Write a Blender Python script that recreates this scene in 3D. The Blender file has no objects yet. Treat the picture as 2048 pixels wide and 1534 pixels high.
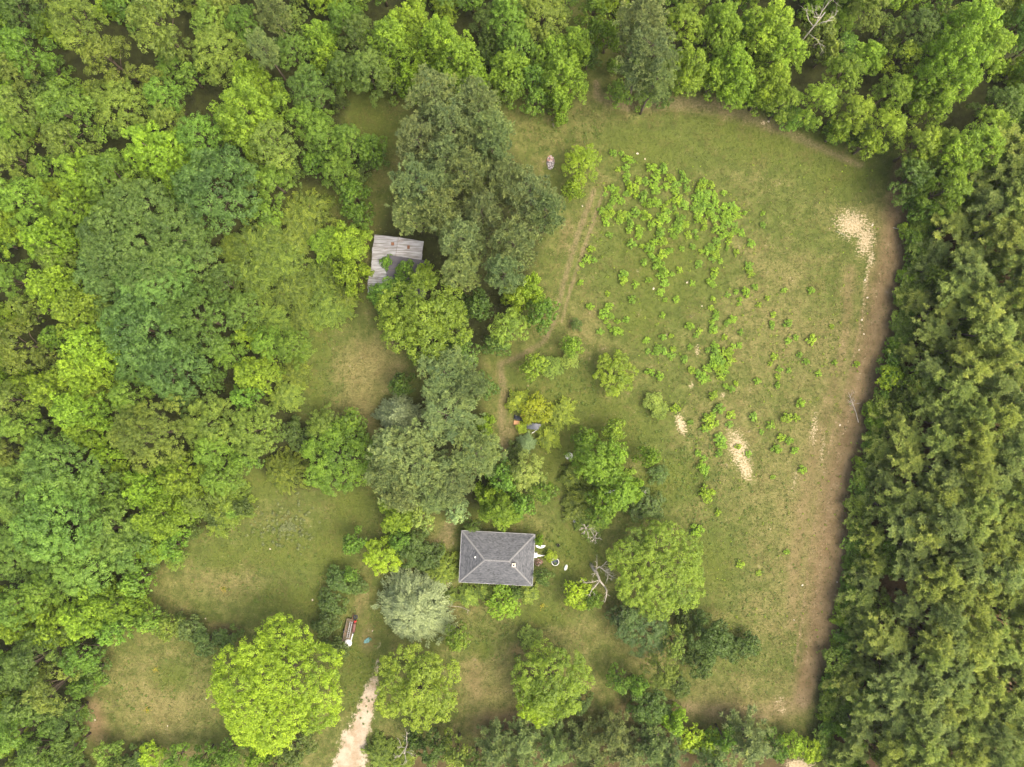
import bpy, math, random
import numpy as np

# ------------------------------------------------------------------ camera, sky, sun, exposure
HC = 118.5                       # drone height, metres
F = 1422.0                       # focal length in photo pixels (2048 wide)
sc = bpy.context.scene
COL = sc.collection
cam_d = bpy.data.cameras.new('camera')
cam = bpy.data.objects.new('camera', cam_d)
COL.objects.link(cam)
cam.location = (0, 0, HC)
cam.rotation_euler = (0, 0, 0)
cam_d.sensor_width = 36.0
cam_d.lens = 36.0 * F / 2048.0
cam_d.clip_start = 1.0
cam_d.clip_end = 4000.0
sc.camera = cam

SUN_EL, SUN_AZ = math.radians(60), math.radians(112)      # azimuth clockwise from +Y
world = bpy.data.worlds.new('World')
sc.world = world
world.use_nodes = True
wn, wl = world.node_tree.nodes, world.node_tree.links
bg = wn['Background']
sky = wn.new('ShaderNodeTexSky')
sky.sky_type = 'NISHITA'
sky.sun_disc = False
sky.sun_elevation = SUN_EL
sky.sun_rotation = SUN_AZ
sky.air_density = 1.0
sky.dust_density = 9.0
sky.ozone_density = 0.2
wl.new(sky.outputs[0], bg.inputs[0])
bg.inputs[1].default_value = 0.15
sun_d = bpy.data.lights.new('sun', 'SUN')
sun_d.energy = 1.2
sun_d.angle = math.radians(55)
sun_d.color = (1.0, 0.93, 0.80)
sun = bpy.data.objects.new('sun', sun_d)
COL.objects.link(sun)
sun.rotation_euler = (math.pi / 2 - SUN_EL, 0, math.pi - SUN_AZ)
sun.location = (60, 0, 150)

sc.view_settings.view_transform = 'Standard'
sc.view_settings.look = 'None'
sc.view_settings.gamma = 1.0
sc.view_settings.use_curve_mapping = False
sc.view_settings.exposure = 1.45
sc.render.engine = 'CYCLES'
sc.cycles.max_bounces = 7
sc.cycles.diffuse_bounces = 5
sc.cycles.glossy_bounces = 2
sc.cycles.transmission_bounces = 3
sc.cycles.use_denoising = True

random.seed(7)
RNG = np.random.default_rng(7)
PI = math.pi

# ------------------------------------------------------------------ helpers
def W(px, py, z=0.0):
    """photo pixel -> world point at height z (vertical camera)"""
    s = (HC - z) / F
    return ((px - 1024) * s, (767 - py) * s, z)

def lin(c, k=1.0):
    out = []
    for v in c:
        v = v / 255.0
        out.append((v / 12.92 if v <= 0.04045 else ((v + 0.055) / 1.055) ** 2.4) * k)
    return tuple(out)

def np_mesh(name, V, Fc, attrs=None, colors=None, smooth=False):
    V = np.asarray(V, np.float32)
    Fc = np.asarray(Fc, np.int32)
    k = Fc.shape[1]
    me = bpy.data.meshes.new(name)
    me.vertices.add(len(V))
    me.vertices.foreach_set('co', V.ravel())
    me.loops.add(Fc.size)
    me.loops.foreach_set('vertex_index', Fc.ravel())
    me.polygons.add(len(Fc))
    me.polygons.foreach_set('loop_start', np.arange(0, Fc.size, k, dtype=np.int32))
    me.polygons.foreach_set('use_smooth', np.full(len(Fc), bool(smooth)))
    for an, av in (attrs or {}).items():
        a = me.attributes.new(an, 'FLOAT', 'POINT')
        a.data.foreach_set('value', np.asarray(av, np.float32))
    for an, av in (colors or {}).items():
        a = me.attributes.new(an, 'FLOAT_COLOR', 'POINT')
        av = np.asarray(av, np.float32)
        if av.shape[1] == 3:
            av = np.concatenate([av, np.ones((len(av), 1), np.float32)], 1)
        a.data.foreach_set('color', av.ravel())
    me.update(calc_edges=True)
    return me

class MB:
    """collects boxes, tubes, sheets; builds ONE mesh"""
    def __init__(self):
        self.v, self.f = [], []
    def add(self, v, f):
        n = len(self.v)
        self.v += [tuple(p) for p in v]
        self.f += [tuple(i + n for i in q) for q in f]
        return self
    def box(self, c, s, rz=0.0, taper=1.0, tilt=0.0):
        hx, hy, hz = s[0] / 2, s[1] / 2, s[2] / 2
        ca, sa = math.cos(rz), math.sin(rz)
        ct, st = math.cos(tilt), math.sin(tilt)
        v = []
        for z in (-1, 1):
            k = taper if z > 0 else 1.0
            for x, y in ((-1, -1), (1, -1), (1, 1), (-1, 1)):
                X, Y, Z = x * hx * k, y * hy * k, z * hz
                X, Z = X * ct - Z * st, X * st + Z * ct
                v.append((c[0] + X * ca - Y * sa, c[1] + X * sa + Y * ca, c[2] + Z))
        return self.add(v, [(3, 2, 1, 0), (4, 5, 6, 7), (0, 1, 5, 4), (1, 2, 6, 5), (2, 3, 7, 6), (3, 0, 4, 7)])
    def tube(self, pts, rad, n=6):
        pts = [np.array(p, float) for p in pts]
        if not hasattr(rad, '__len__'):
            rad = [rad] * len(pts)
        v, f = [], []
        for i, p in enumerate(pts):
            d = pts[min(i + 1, len(pts) - 1)] - pts[max(i - 1, 0)]
            d /= (np.linalg.norm(d) + 1e-9)
            a = np.cross(d, (0, 0, 1.0))
            if np.linalg.norm(a) < 0.2:
                a = np.cross(d, (0, 1.0, 0))
            a /= np.linalg.norm(a)
            b = np.cross(d, a)
            for k in range(n):
                t = 2 * PI * k / n
                v.append(p + rad[i] * (math.cos(t) * a + math.sin(t) * b))
        for i in range(len(pts) - 1):
            for k in range(n):
                k2 = (k + 1) % n
                f.append((i * n + k, i * n + k2, (i + 1) * n + k2, (i + 1) * n + k))
        f.append(tuple(range(n - 1, -1, -1)))
        m = (len(pts) - 1) * n
        f.append(tuple(m + k for k in range(n)))
        return self.add(v, f)
    def lathe(self, prof, c=(0, 0, 0), n=16, a0=0.0, a1=2 * PI):
        full = abs(a1 - a0 - 2 * PI) < 1e-6
        m = n if full else n + 1
        v, f = [], []
        for r, z in prof:
            for k in range(m):
                t = a0 + (a1 - a0) * k / n
                v.append((c[0] + r * math.cos(t), c[1] + r * math.sin(t), c[2] + z))
        for i in range(len(prof) - 1):
            for k in range(n):
                k2 = (k + 1) % m
                f.append((i * m + k, i * m + k2, (i + 1) * m + k2, (i + 1) * m + k))
        return self.add(v, f)
    def mesh(self, name, smooth=False):
        me = bpy.data.meshes.new(name)
        me.from_pydata(self.v, [], self.f)
        me.update()
        if smooth:
            me.polygons.foreach_set('use_smooth', [True] * len(me.polygons))
        return me
    def build(self, name, mat, parent=None, smooth=False, loc=None, bevel=0.0):
        o = bpy.data.objects.new(name, self.mesh(name, smooth))
        o.data.materials.append(mat)
        COL.objects.link(o)
        if parent is not None:
            o.parent = parent
        if loc is not None:
            o.location = loc
        if bevel:
            md = o.modifiers.new('bevel', 'BEVEL')
            md.width = bevel
            md.segments = 2
        return o

def obj(name, me, mat=None, parent=None, loc=None, rz=0.0, scale=None):
    o = bpy.data.objects.new(name, me)
    if mat is not None and me is not None and not me.materials:
        me.materials.append(mat)
    COL.objects.link(o)
    if parent is not None:
        o.parent = parent
    if loc is not None:
        o.location = loc
    o.rotation_euler = (0, 0, rz)
    if scale is not None:
        o.scale = scale
    return o

def empty(name, loc, rz=0.0, scale=None):
    return obj(name, None, None, None, loc, rz, scale)

def tag(o, label=None, cat=None, group=None, kind=None):
    if label: o['label'] = label
    if cat: o['category'] = cat
    if group: o['group'] = group
    if kind: o['kind'] = kind
    return o

def inpoly(x, y, poly):
    x = np.asarray(x, float); y = np.asarray(y, float)
    r = np.zeros(x.shape, bool)
    n = len(poly)
    for i in range(n):
        x1, y1 = poly[i]; x2, y2 = poly[(i + 1) % n]
        c = ((y1 > y) != (y2 > y)) & (x < (x2 - x1) * (y - y1) / ((y2 - y1) if y2 != y1 else 1e-9) + x1)
        r ^= c
    return r

def seg_dist(x, y, pts):
    """distance to a polyline of (x, y, half-width); returns distance / half-width"""
    d = np.full(x.shape, 1e9)
    for a, b in zip(pts[:-1], pts[1:]):
        vx, vy = b[0] - a[0], b[1] - a[1]
        t = np.clip(((x - a[0]) * vx + (y - a[1]) * vy) / (vx * vx + vy * vy + 1e-9), 0, 1)
        w = a[2] + (b[2] - a[2]) * t
        d = np.minimum(d, np.hypot(x - a[0] - t * vx, y - a[1] - t * vy) / w)
    return d

def poly_edge(x, y, poly):
    p = [(a, b, 1.0) for a, b in poly] + [(poly[0][0], poly[0][1], 1.0)]
    return seg_dist(x, y, p)

def smooth(x, a, b):
    t = np.clip((x - a) / (b - a), 0, 1)
    return t * t * (3 - 2 * t)

# ------------------------------------------------------------------ materials
def new_mat(name):
    m = bpy.data.materials.new(name)
    m.use_nodes = True
    nt = m.node_tree
    return m, nt.nodes, nt.links, nt.nodes['Principled BSDF']

def plain(name, c, rough=0.7, metal=0.0, var=0.25, scale=3.0, c2=None, spec=0.4, bump=0.0):
    """procedural colour: two tones mixed by noise"""
    m, n, l, p = new_mat(name)
    tc = n.new('ShaderNodeTexCoord')
    no = n.new('ShaderNodeTexNoise')
    no.inputs['Scale'].default_value = scale
    no.inputs['Detail'].default_value = 5
    no.inputs['Roughness'].default_value = 0.65
    l.new(tc.outputs['Object'], no.inputs['Vector'])
    mr = n.new('ShaderNodeMapRange')
    mr.inputs[1].default_value = 0.35; mr.inputs[2].default_value = 0.65
    l.new(no.outputs[0], mr.inputs[0])
    mx = n.new('ShaderNodeMix'); mx.data_type = 'RGBA'
    l.new(mr.outputs[0], mx.inputs['Factor'])
    a = c2 if c2 else tuple(v * (1 - var) for v in c)
    mx.inputs['A'].default_value = (*a, 1)
    mx.inputs['B'].default_value = (*c, 1)
    l.new(mx.outputs['Result'], p.inputs['Base Color'])
    p.inputs['Roughness'].default_value = rough
    p.inputs['Metallic'].default_value = metal
    p.inputs['Specular IOR Level'].default_value = spec
    if bump:
        b = n.new('ShaderNodeBump'); b.inputs['Strength'].default_value = bump
        b.inputs['Distance'].default_value = 0.03
        l.new(no.outputs[0], b.inputs['Height'])
        l.new(b.outputs[0], p.inputs['Normal'])
    return m

def leaf_mat(name, transl=0.4, rough=0.5, spec=0.3, lo=0.55, hi=1.45, yellow=0.35):
    m, n, l, p = new_mat(name)
    oi = n.new('ShaderNodeObjectInfo')
    at = n.new('ShaderNodeAttribute'); at.attribute_name = 'tint'
    mr = n.new('ShaderNodeMapRange')
    mr.inputs[3].default_value = lo; mr.inputs[4].default_value = hi
    l.new(at.outputs['Fac'], mr.inputs[0])
    # young leaves are yellower, old leaves bluer
    hs = n.new('ShaderNodeMix'); hs.data_type = 'RGBA'; hs.blend_type = 'MULTIPLY'
    hs.inputs['Factor'].default_value = 1.0
    cr = n.new('ShaderNodeMix'); cr.data_type = 'RGBA'
    cr.inputs['A'].default_value = (1 - yellow * 0.6, 1 - yellow * 0.12, 1 + yellow * 0.5, 1)
    cr.inputs['B'].default_value = (1 + yellow * 0.5, 1 + yellow * 0.12, 1 - yellow * 0.6, 1)
    l.new(at.outputs['Fac'], cr.inputs['Factor'])
    l.new(oi.outputs['Color'], hs.inputs['A'])
    l.new(cr.outputs['Result'], hs.inputs['B'])
    ml = n.new('ShaderNodeVectorMath'); ml.operation = 'SCALE'
    l.new(hs.outputs['Result'], ml.inputs[0])
    l.new(mr.outputs[0], ml.inputs['Scale'])
    l.new(ml.outputs[0], p.inputs['Base Color'])
    p.inputs['Roughness'].default_value = rough
    p.inputs['Specular IOR Level'].default_value = spec
    tr = n.new('ShaderNodeBsdfTranslucent')
    l.new(ml.outputs[0], tr.inputs['Color'])
    ms = n.new('ShaderNodeMixShader'); ms.inputs[0].default_value = transl
    l.new(p.outputs[0], ms.inputs[1]); l.new(tr.outputs[0], ms.inputs[2])
    l.new(ms.outputs[0], n['Material Output'].inputs['Surface'])
    return m

M_LEAF = leaf_mat('leaf', yellow=0.22)
M_NEEDLE = leaf_mat('needle', transl=0.38, rough=0.6, spec=0.2, lo=0.6, hi=1.4, yellow=0.3)
M_SILVER = leaf_mat('silver_leaf', transl=0.25, rough=0.55, spec=0.3, lo=0.65, hi=1.35, yellow=0.12)
M_BARK = plain('bark', lin((112, 98, 82), .8), 0.9, var=0.5, scale=6, bump=0.4)
M_PINEBARK = plain('pine_bark', lin((118, 104, 92), .8), 0.9, var=0.5, scale=7, bump=0.4)
M_DEAD = plain('dead_wood', lin((196, 188, 172), .75), 0.85, var=0.4, scale=5)

# ------------------------------------------------------------------ layout polygons (photo pixels on the ground or on the canopy)
EAST_EDGE = [(1800, 300), (1825, 400), (1828, 500), (1800, 610), (1775, 740), (1745, 850), (1715, 950), (1703, 1050),
             (1695, 1150), (1675, 1280), (1655, 1360), (1635, 1470), (1650, 1534), (1660, 1660)]
EAST = EAST_EDGE + [(2180, 1660), (2180, 300)]
WEST = [(-140, -140), (1150, -140), (1140, 150), (1030, 170), (950, 140), (800, 170), (705, 190), (690, 240), (770, 320), (700, 400),
        (610, 380), (560, 420), (640, 470), (725, 440), (725, 640), (615, 640), (600, 830), (735, 850), (735, 980), (570, 985),
        (490, 930), (485, 1030), (380, 1075), (365, 1120), (300, 1150), (285, 1215), (205, 1275), (185, 1400), (155, 1450),
        (165, 1660), (-140, 1660)]
NORTH = [(1215, -140), (1215, 150), (1400, 175), (1500, 205), (1640, 265), (1800, 310), (1830, 420), (2180, 420), (2180, -140)]
GROVE = [(800, 190), (980, 200), (1030, 290), (1110, 370), (1110, 470), (1060, 600), (1060, 660), (980, 720), (980, 900), (1080, 960), (1080, 1010),
         (920, 1040), (760, 1060), (750, 850), (830, 760), (730, 640), (740, 440), (800, 330)]
SOUTH = [(745, 1485), (930, 1480), (1240, 1455), (1340, 1430), (1460, 1470), (1600, 1490), (1590, 1660), (745, 1660)]

# ------------------------------------------------------------------ ground masks
def blob(x, y, cx, cy, rx, ry=None, rot=0.0):
    ry = ry or rx
    c, s = math.cos(math.radians(rot)), math.sin(math.radians(rot))
    dx, dy = x - cx, y - cy
    u = (dx * c + dy * s) / rx
    v = (-dx * s + dy * c) / ry
    return np.clip(1.15 - np.hypot(u, v), 0, 1) ** 0.8

def g_masks(px, py):
    z = np.zeros(px.shape)
    green, tan, dirt, sand, litter, grey = z.copy(), z.copy() + 0.38, z.copy(), z.copy(), z.copy(), z.copy()
    for a in [(1540, 280, 260, 70, 8), (1300, 300, 130, 60, 0), (1680, 350, 90, 60, 0), (1330, 520, 140, 130, 0), (640, 680, 30, 60, 0),
              (665, 1090, 60, 90, 20), (530, 960, 55, 45, 0), (745, 250, 70, 70, 0), (1110, 800, 110, 80, 0), (1150, 1100, 60, 90, 0),
              (640, 370, 60, 60, 0), (700, 1010, 60, 60, 0), (1120, 900, 90, 120, 0), (580, 1200, 120, 50, 0), (1180, 30, 30, 70, 0),
              (1220, 860, 120, 90, 0), (1410, 1130, 80, 80, 0), (340, 1360, 50, 40, 0), (720, 1340, 60, 120, 0), (1330, 960, 80, 60, 0), (960, 1300, 30, 24, 0),
              (1090, 1230, 70, 30, 0), (1280, 640, 60, 60, 0), (560, 1100, 120, 60, 0), (450, 1120, 60, 50, 0), (630, 780, 26, 60, 0)]:
        green = np.maximum(green, blob(px, py, *a))
    for a, k in [((740, 740, 75, 75, 0), .55), ((500, 1180, 130, 60, 15), .42), ((330, 1400, 130, 95, 0), .48), ((1590, 1120, 110, 170, 0), .4),
              ((1560, 640, 120, 150, 0), .35), ((1480, 900, 90, 110, 0), .35), ((1400, 430, 230, 26, 38), .3), ((1190, 1260, 140, 50, 0), .3),
              ((1000, 1380, 90, 90, 0), .38), ((1640, 900, 80, 260, 8), .4), ((1500, 1400, 140, 60, 0), .5), ((420, 1150, 90, 40, 0), .3),
              ((1180, 640, 60, 80, 0), .25), ((720, 830, 60, 50, 0), .5), ((1310, 1300, 60, 60, 0), .4), ((900, 1220, 60, 30, 0), .3),
              ((1130, 260, 90, 50, 0), .2), ((1760, 420, 60, 60, 0), .4)]:
        tan = tan + .8 * k * blob(px, py, *a)
    # red-brown dirt lane along the pines
    d = seg_dist(px, py, [(1800, 330, 14), (1800, 430, 34), (1785, 520, 40), (1762, 640, 42), (1742, 740, 42), (1712, 850, 46), (1688, 960, 52),
                          (1672, 1070, 55), (1655, 1180, 46), (1640, 1290, 40), (1618, 1350, 30), (1606, 1400, 24)])
    dirt = np.maximum(dirt, .92 * np.clip(1.32 - d * .86, 0, 1))
    d = seg_dist(px, py, [(1600, 1410, 34), (1500, 1430, 26), (1400, 1420, 28), (1330, 1415, 28)])
    dirt = np.maximum(dirt, .58 * np.clip(1.3 - d, 0, 1)); grey = np.maximum(grey, .5 * np.clip(1.3 - d, 0, 1))
    d = seg_dist(px, py, [(1700, 540, 22), (1690, 680, 22), (1665, 780, 26), (1635, 880, 34), (1610, 1000, 34), (1590, 1120, 26), (1585, 1250, 22)])
    dirt = np.maximum(dirt, 0.55 * np.clip(1.2 - d, 0, 1))
    LANE = [(1745, 540), (1722, 680), (1700, 770), (1668, 880), (1645, 990), (1628, 1100), (1612, 1220), (1596, 1330)]
    for off in (-6, 16):
        d = seg_dist(px, py, [(a + off, b, 3.2) for a, b in LANE])
        t_ = np.clip(1.5 - d, 0, 1)
        sand = np.maximum(sand, .34 * t_); dirt = np.maximum(dirt, .7 * t_)
    # bare bank under the north belt
    d = seg_dist(px, py, [(1190, 170, 9), (1200, 195, 18), (1260, 212, 22), (1340, 205, 26), (1430, 212, 32), (1500, 235, 24), (1570, 262, 18), (1650, 300, 14), (1720, 330, 12)])
    b = np.clip(1.25 - d, 0, 1)
    dirt = np.maximum(dirt, b * .6); grey = np.maximum(grey, b)
    # ruts and footpath
    for r in ([(1188, 380, 7), (1166, 440, 8), (1146, 500, 8), (1126, 570, 7), (1112, 635, 7), (1086, 685, 7), (1040, 712, 8), (1000, 728, 8)],
              [(1208, 382, 5), (1186, 445, 6), (1164, 510, 6), (1142, 575, 5), (1124, 640, 5)],
              [(1000, 728, 9), (1008, 790, 12), (1003, 850, 12), (1012, 905, 12)], [(985, 590, 14), (968, 640, 12)],
              [(1192, 165, 8), (1196, 190, 14)], [(880, 1090, 22), (900, 1050, 16)], [(890, 1170, 18), (885, 1200, 18)]):
        d = seg_dist(px, py, r)
        dirt = np.maximum(dirt, 0.62 * np.clip(1.4 - d, 0, 1)); grey = np.maximum(grey, .75 * np.clip(2 - d, 0, 1))
    for a, k in [((790, 745, 46, 50, 0), .35), ((720, 845, 30, 14, 0), .8), ((190, 1440, 32, 70, -12), .9), ((330, 1505, 150, 16, 0), .75), ((450, 1255, 60, 14, 8), .7),
                 ((1040, 1440, 150, 36, -4), .85), ((1260, 1425, 60, 34, 0), .8), ((950, 1360, 34, 80, 0), .6), ((1035, 1300, 26, 20, 0), .7), ((1000, 1460, 80, 26, 0), .8),
                 ((720, 1215, 26, 60, 0), .5), ((735, 1280, 30, 40, 0), .6), ((1170, 1380, 50, 40, 0), .5), ((1020, 860, 34, 40, 0), .6), ((660, 1400, 26, 110, 0), .4),
                 ((1290, 930, 18, 26, -30), .4), ((1085, 325, 34, 30, 0), .35), ((1130, 470, 20, 70, 15), .5), ((610, 740, 12, 30, 0), .5)]:
        dirt = np.maximum(dirt, k * blob(px, py, *a))
    for a, k in [((1706, 450, 52, 42, 24), .82), ((1732, 478, 27, 52, 12), .78), ((1742, 516, 12, 30, 4), .7), ((1478, 900, 30, 64, -18), .78), ((1490, 935, 20, 40, -20), .8), ((1362, 850, 13, 32, -18), .9),
                 ((1395, 700, 8, 20, 0), .7), ((1383, 770, 7, 10, 0), .7), ((1446, 790, 8, 8, 0), .7), ((1528, 245, 9, 6, 0), .9), ((1600, 268, 14, 4, 15), .6), ((1628, 860, 12, 60, 3), .6), ((1645, 900, 8, 60, 5), .55),
                 ((1590, 960, 14, 40, 8), .5), ((1732, 560, 8, 60, 4), .55), ((1600, 1530, 40, 16, 0), 1.0), ((1560, 1400, 20, 22, 0), .5), ((1727, 620, 6, 60, 4), .5), ((1565, 1420, 12, 8, 0), .7)]:
        sand = np.maximum(sand, k * blob(px, py, *a))
    d = seg_dist(px, py, [(762, 1285, 6), (754, 1335, 9), (750, 1355, 11), (745, 1375, 17), (730, 1425, 21), (706, 1490, 31), (690, 1560, 36), (680, 1700, 36)])
    drive = np.clip(1.3 - d, 0, 1) * np.clip(.42 + (py - 1330) / 110, .3, 1)
    # woodland floor
    for P in (WEST, NORTH, EAST, SOUTH):
        e = poly_edge(px, py, P)
        litter = np.maximum(litter, np.where(inpoly(px, py, P), np.clip(0.35 + e / 60, 0, 1), np.clip(0.35 - e / 40, 0, 1)))
    e = poly_edge(px, py, GROVE)
    litter = np.maximum(litter, 0.75 * np.where(inpoly(px, py, GROVE), np.clip(0.3 + e / 60, 0, 1), 0))
    pine = np.where(inpoly(px, py, EAST), 1.0, 0.0)
    pine = np.maximum(pine, inpoly(px, py, SOUTH) * 0.45)
    return dict(green=np.clip(green, 0, 1), tan=np.clip(tan - 0.5 * green, 0, 1), dirt=dirt, sand=sand, drive=drive, litter=litter, grey=grey, pine=pine)

def axis(lo, hi, step, far):
    core = np.arange(lo, hi + step * .5, step)
    ring = np.array([6, 20, 60, 150, 400, far])
    return np.concatenate([(lo - ring)[::-1], core, hi + ring])

gx, gy = axis(-96, 96, 0.4, 1500), axis(-74, 74, 0.4, 1500)
GX, GY = np.meshgrid(gx, gy)
PXg, PYg = 1024 + GX * 12.0, 767 - GY * 12.0
gm = g_masks(PXg.ravel(), PYg.ravel())
nxg, nyg = len(gx), len(gy)
idx = np.arange(nxg * nyg).reshape(nyg, nxg)
GF = np.stack([idx[:-1, :-1].ravel(), idx[:-1, 1:].ravel(), idx[1:, 1:].ravel(), idx[1:, :-1].ravel()], 1)
GV = np.stack([GX.ravel(), GY.ravel(), np.zeros(GX.size)], 1)
ground_me = np_mesh('ground', GV, GF, attrs=gm)

def ground_mat():
    m, n, l, p = new_mat('ground')
    tc = n.new('ShaderNodeTexCoord')
    def noise(scale, detail=4, rough=0.6, vec=None, dist=0.0):
        o = n.new('ShaderNodeTexNoise')
        o.inputs['Scale'].default_value = scale; o.inputs['Detail'].default_value = detail
        o.inputs['Roughness'].default_value = rough; o.inputs['Distortion'].default_value = dist
        l.new(vec if vec else tc.outputs['Object'], o.inputs['Vector'])
        return o.outputs[0]
    def math_(op, a, b=None, c=None):
        o = n.new('ShaderNodeMath'); o.operation = op
        for i, v in enumerate((a, b, c)):
            if v is None: continue
            if isinstance(v, (int, float)): o.inputs[i].default_value = v
            else: l.new(v, o.inputs[i])
        return o.outputs[0]
    def attr(nm):
        o = n.new('ShaderNodeAttribute'); o.attribute_name = nm
        return o.outputs['Fac']
    def step(v, a, b):
        o = n.new('ShaderNodeMapRange'); o.interpolation_type = 'SMOOTHSTEP'
        l.new(v, o.inputs[0]); o.inputs[1].default_value = a; o.inputs[2].default_value = b
        return o.outputs[0]
    def mix(f, a, b):
        o = n.new('ShaderNodeMix'); o.data_type = 'RGBA'
        if isinstance(f, (int, float)): o.inputs['Factor'].default_value = f
        else: l.new(f, o.inputs['Factor'])
        for k, v in (('A', a), ('B', b)):
            if isinstance(v, tuple): o.inputs[k].default_value = (*v, 1)
            else: l.new(v, o.inputs[k])
        return o.outputs['Result']
    K = 0.44
    nf = noise(3.2, 4, 0.7)            # clump-size mottling
    nm = noise(0.55, 5, 0.65)
    nl = noise(0.09, 4, 0.6)
    nff = noise(9.0, 3, 0.7)
    # stretched straw streaks
    mp = n.new('ShaderNodeMapping'); mp.inputs['Scale'].default_value = (1.1, 5.0, 1); mp.inputs['Rotation'].default_value = (0, 0, 0.5)
    l.new(tc.outputs['Object'], mp.inputs['Vector'])
    ns = noise(1.3, 4, 0.65, mp.outputs[0], 1.2)
    g1 = mix(step(nm, .35, .65), lin((97, 111, 50), K), lin((117, 131, 61), K))
    lush = mix(step(nf, .35, .7), lin((102, 114, 46), K), lin((126, 138, 60), K))
    gf = math_('ADD', attr('green'), math_('MULTIPLY', math_('SUBTRACT', math_('ADD', math_('MULTIPLY', nm, .5), math_('ADD', math_('MULTIPLY', nf, .35), math_('MULTIPLY', nl, .4))), .64), 2.2))
    grass = mix(math_('MULTIPLY', step(gf, .15, 1.1), .75), g1, lush)
    dry = mix(step(nf, .3, .7), lin((126, 122, 70), K), lin((156, 148, 94), K))
    straw = mix(step(ns, .4, .62), dry, lin((176, 164, 108), K))
    tf = math_('ADD', attr('tan'), math_('MULTIPLY', math_('SUBTRACT', math_('ADD', math_('MULTIPLY', nm, .6), math_('ADD', math_('MULTIPLY', nf, .5), math_('MULTIPLY', nl, .5))), .8), 1.9))
    c = mix(math_('MULTIPLY', step(tf, .2, .95), .85), grass, straw)
    # brown thatch showing through in patches
    nb = noise(.28, 5, .7)
    nb2 = noise(1.6, 4, .7)
    bf = math_('ADD', math_('MULTIPLY', nb, .6), math_('MULTIPLY', nb2, .4))
    c = mix(math_('MULTIPLY', step(bf, .48, .64), .45), c, mix(step(nf, .35, .65), lin((104, 92, 56), K), lin((138, 122, 78), K)))
    # dark green weed specks
    c = mix(math_('MULTIPLY', step(nff, .58, .72), .45), c, lin((62, 74, 30), K))
    # dirt
    dcol = mix(step(nm, .3, .7), lin((146, 122, 88), K), lin((166, 144, 106), K))
    dcol = mix(attr('grey'), dcol, mix(step(nf, .35, .65), lin((140, 124, 94), K), lin((172, 154, 120), K)))
    dcol = mix(math_('MULTIPLY', step(nff, .6, .7), .5), dcol, lin((204, 180, 142), K))
    df = math_('ADD', attr('dirt'), math_('MULTIPLY', math_('SUBTRACT', math_('ADD', math_('MULTIPLY', nf, .5), math_('MULTIPLY', nm, .5)), .5), 1.1))
    c = mix(math_('MULTIPLY', step(df, .12, 1.0), .92), c, dcol)
    # woodland floor
    lcol = mix(attr('pine'), mix(step(nm, .35, .65), lin((58, 62, 34), K), lin((82, 88, 44), K)), mix(step(nm, .35, .7), lin((120, 96, 68), K), lin((146, 122, 88), K)))
    lcol = mix(math_('MULTIPLY', step(nf, .52, .68), .6), lcol, lin((78, 96, 36), K))
    lf = math_('ADD', attr('litter'), math_('MULTIPLY', math_('SUBTRACT', nm, .5), .8))
    c = mix(step(lf, .25, .7), c, lcol)
    # bare sand
    scol = mix(step(nf, .3, .7), lin((200, 178, 132), K), lin((230, 214, 176), K))
    sf = math_('ADD', attr('sand'), math_('MULTIPLY', math_('SUBTRACT', math_('ADD', math_('MULTIPLY', ns, .55), math_('MULTIPLY', nf, .55)), .55), 2.6))
    c = mix(step(sf, .42, .72), c, scol)
    vcol = mix(step(nm, .35, .65), lin((192, 172, 142), K), lin((220, 206, 180), K))
    vcol = mix(math_('MULTIPLY', step(nff, .55, .7), .6), vcol, lin((168, 142, 108), K))
    vf = math_('ADD', attr('drive'), math_('MULTIPLY', math_('SUBTRACT', math_('ADD', math_('MULTIPLY', nf, .4), math_('MULTIPLY', nm, .6)), .5), 2.9))
    c = mix(step(vf, .28, .7), c, vcol)
    l.new(c, p.inputs['Base Color'])
    p.inputs['Roughness'].default_value = 0.95
    p.inputs['Specular IOR Level'].default_value = 0.15
    b = n.new('ShaderNodeBump'); b.inputs['Strength'].default_value = 0.7; b.inputs['Distance'].default_value = 0.12
    l.new(math_('ADD', nf, math_('MULTIPLY', nff, .5)), b.inputs['Height'])
    l.new(b.outputs[0], p.inputs['Normal'])
    return m

tag(obj('ground', ground_me, ground_mat()), kind='structure')

# ------------------------------------------------------------------ crown generators
def unit(a):
    return a / (np.linalg.norm(a, axis=-1, keepdims=True) + 1e-9)

def quads(P, N, L, Wd, rng, axis=None):
    """rhombic leaves at P, facing N, long axis optional"""
    n = len(P)
    r = rng.normal(size=(n, 3)) if axis is None else axis
    N = unit(N)
    t = unit(r - N * np.sum(r * N, 1, keepdims=True))
    b = np.cross(N, t)
    L = np.broadcast_to(L, (n,))[:, None] * 0.5
    Wd = np.broadcast_to(Wd, (n,))[:, None] * 0.5
    V = np.stack([P - t * L, P + b * Wd + t * L * .1, P + t * L, P - b * Wd + t * L * .1], 1).reshape(-1, 3)
    return V, np.arange(n * 4).reshape(n, 4)

def tint_mesh(name, V, Fc, tint, mat):
    me = np_mesh(name, V, Fc, attrs={'tint': np.clip(np.repeat(tint, Fc.shape[1]), 0, 1)})
    me.materials.append(mat)
    return me

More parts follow.
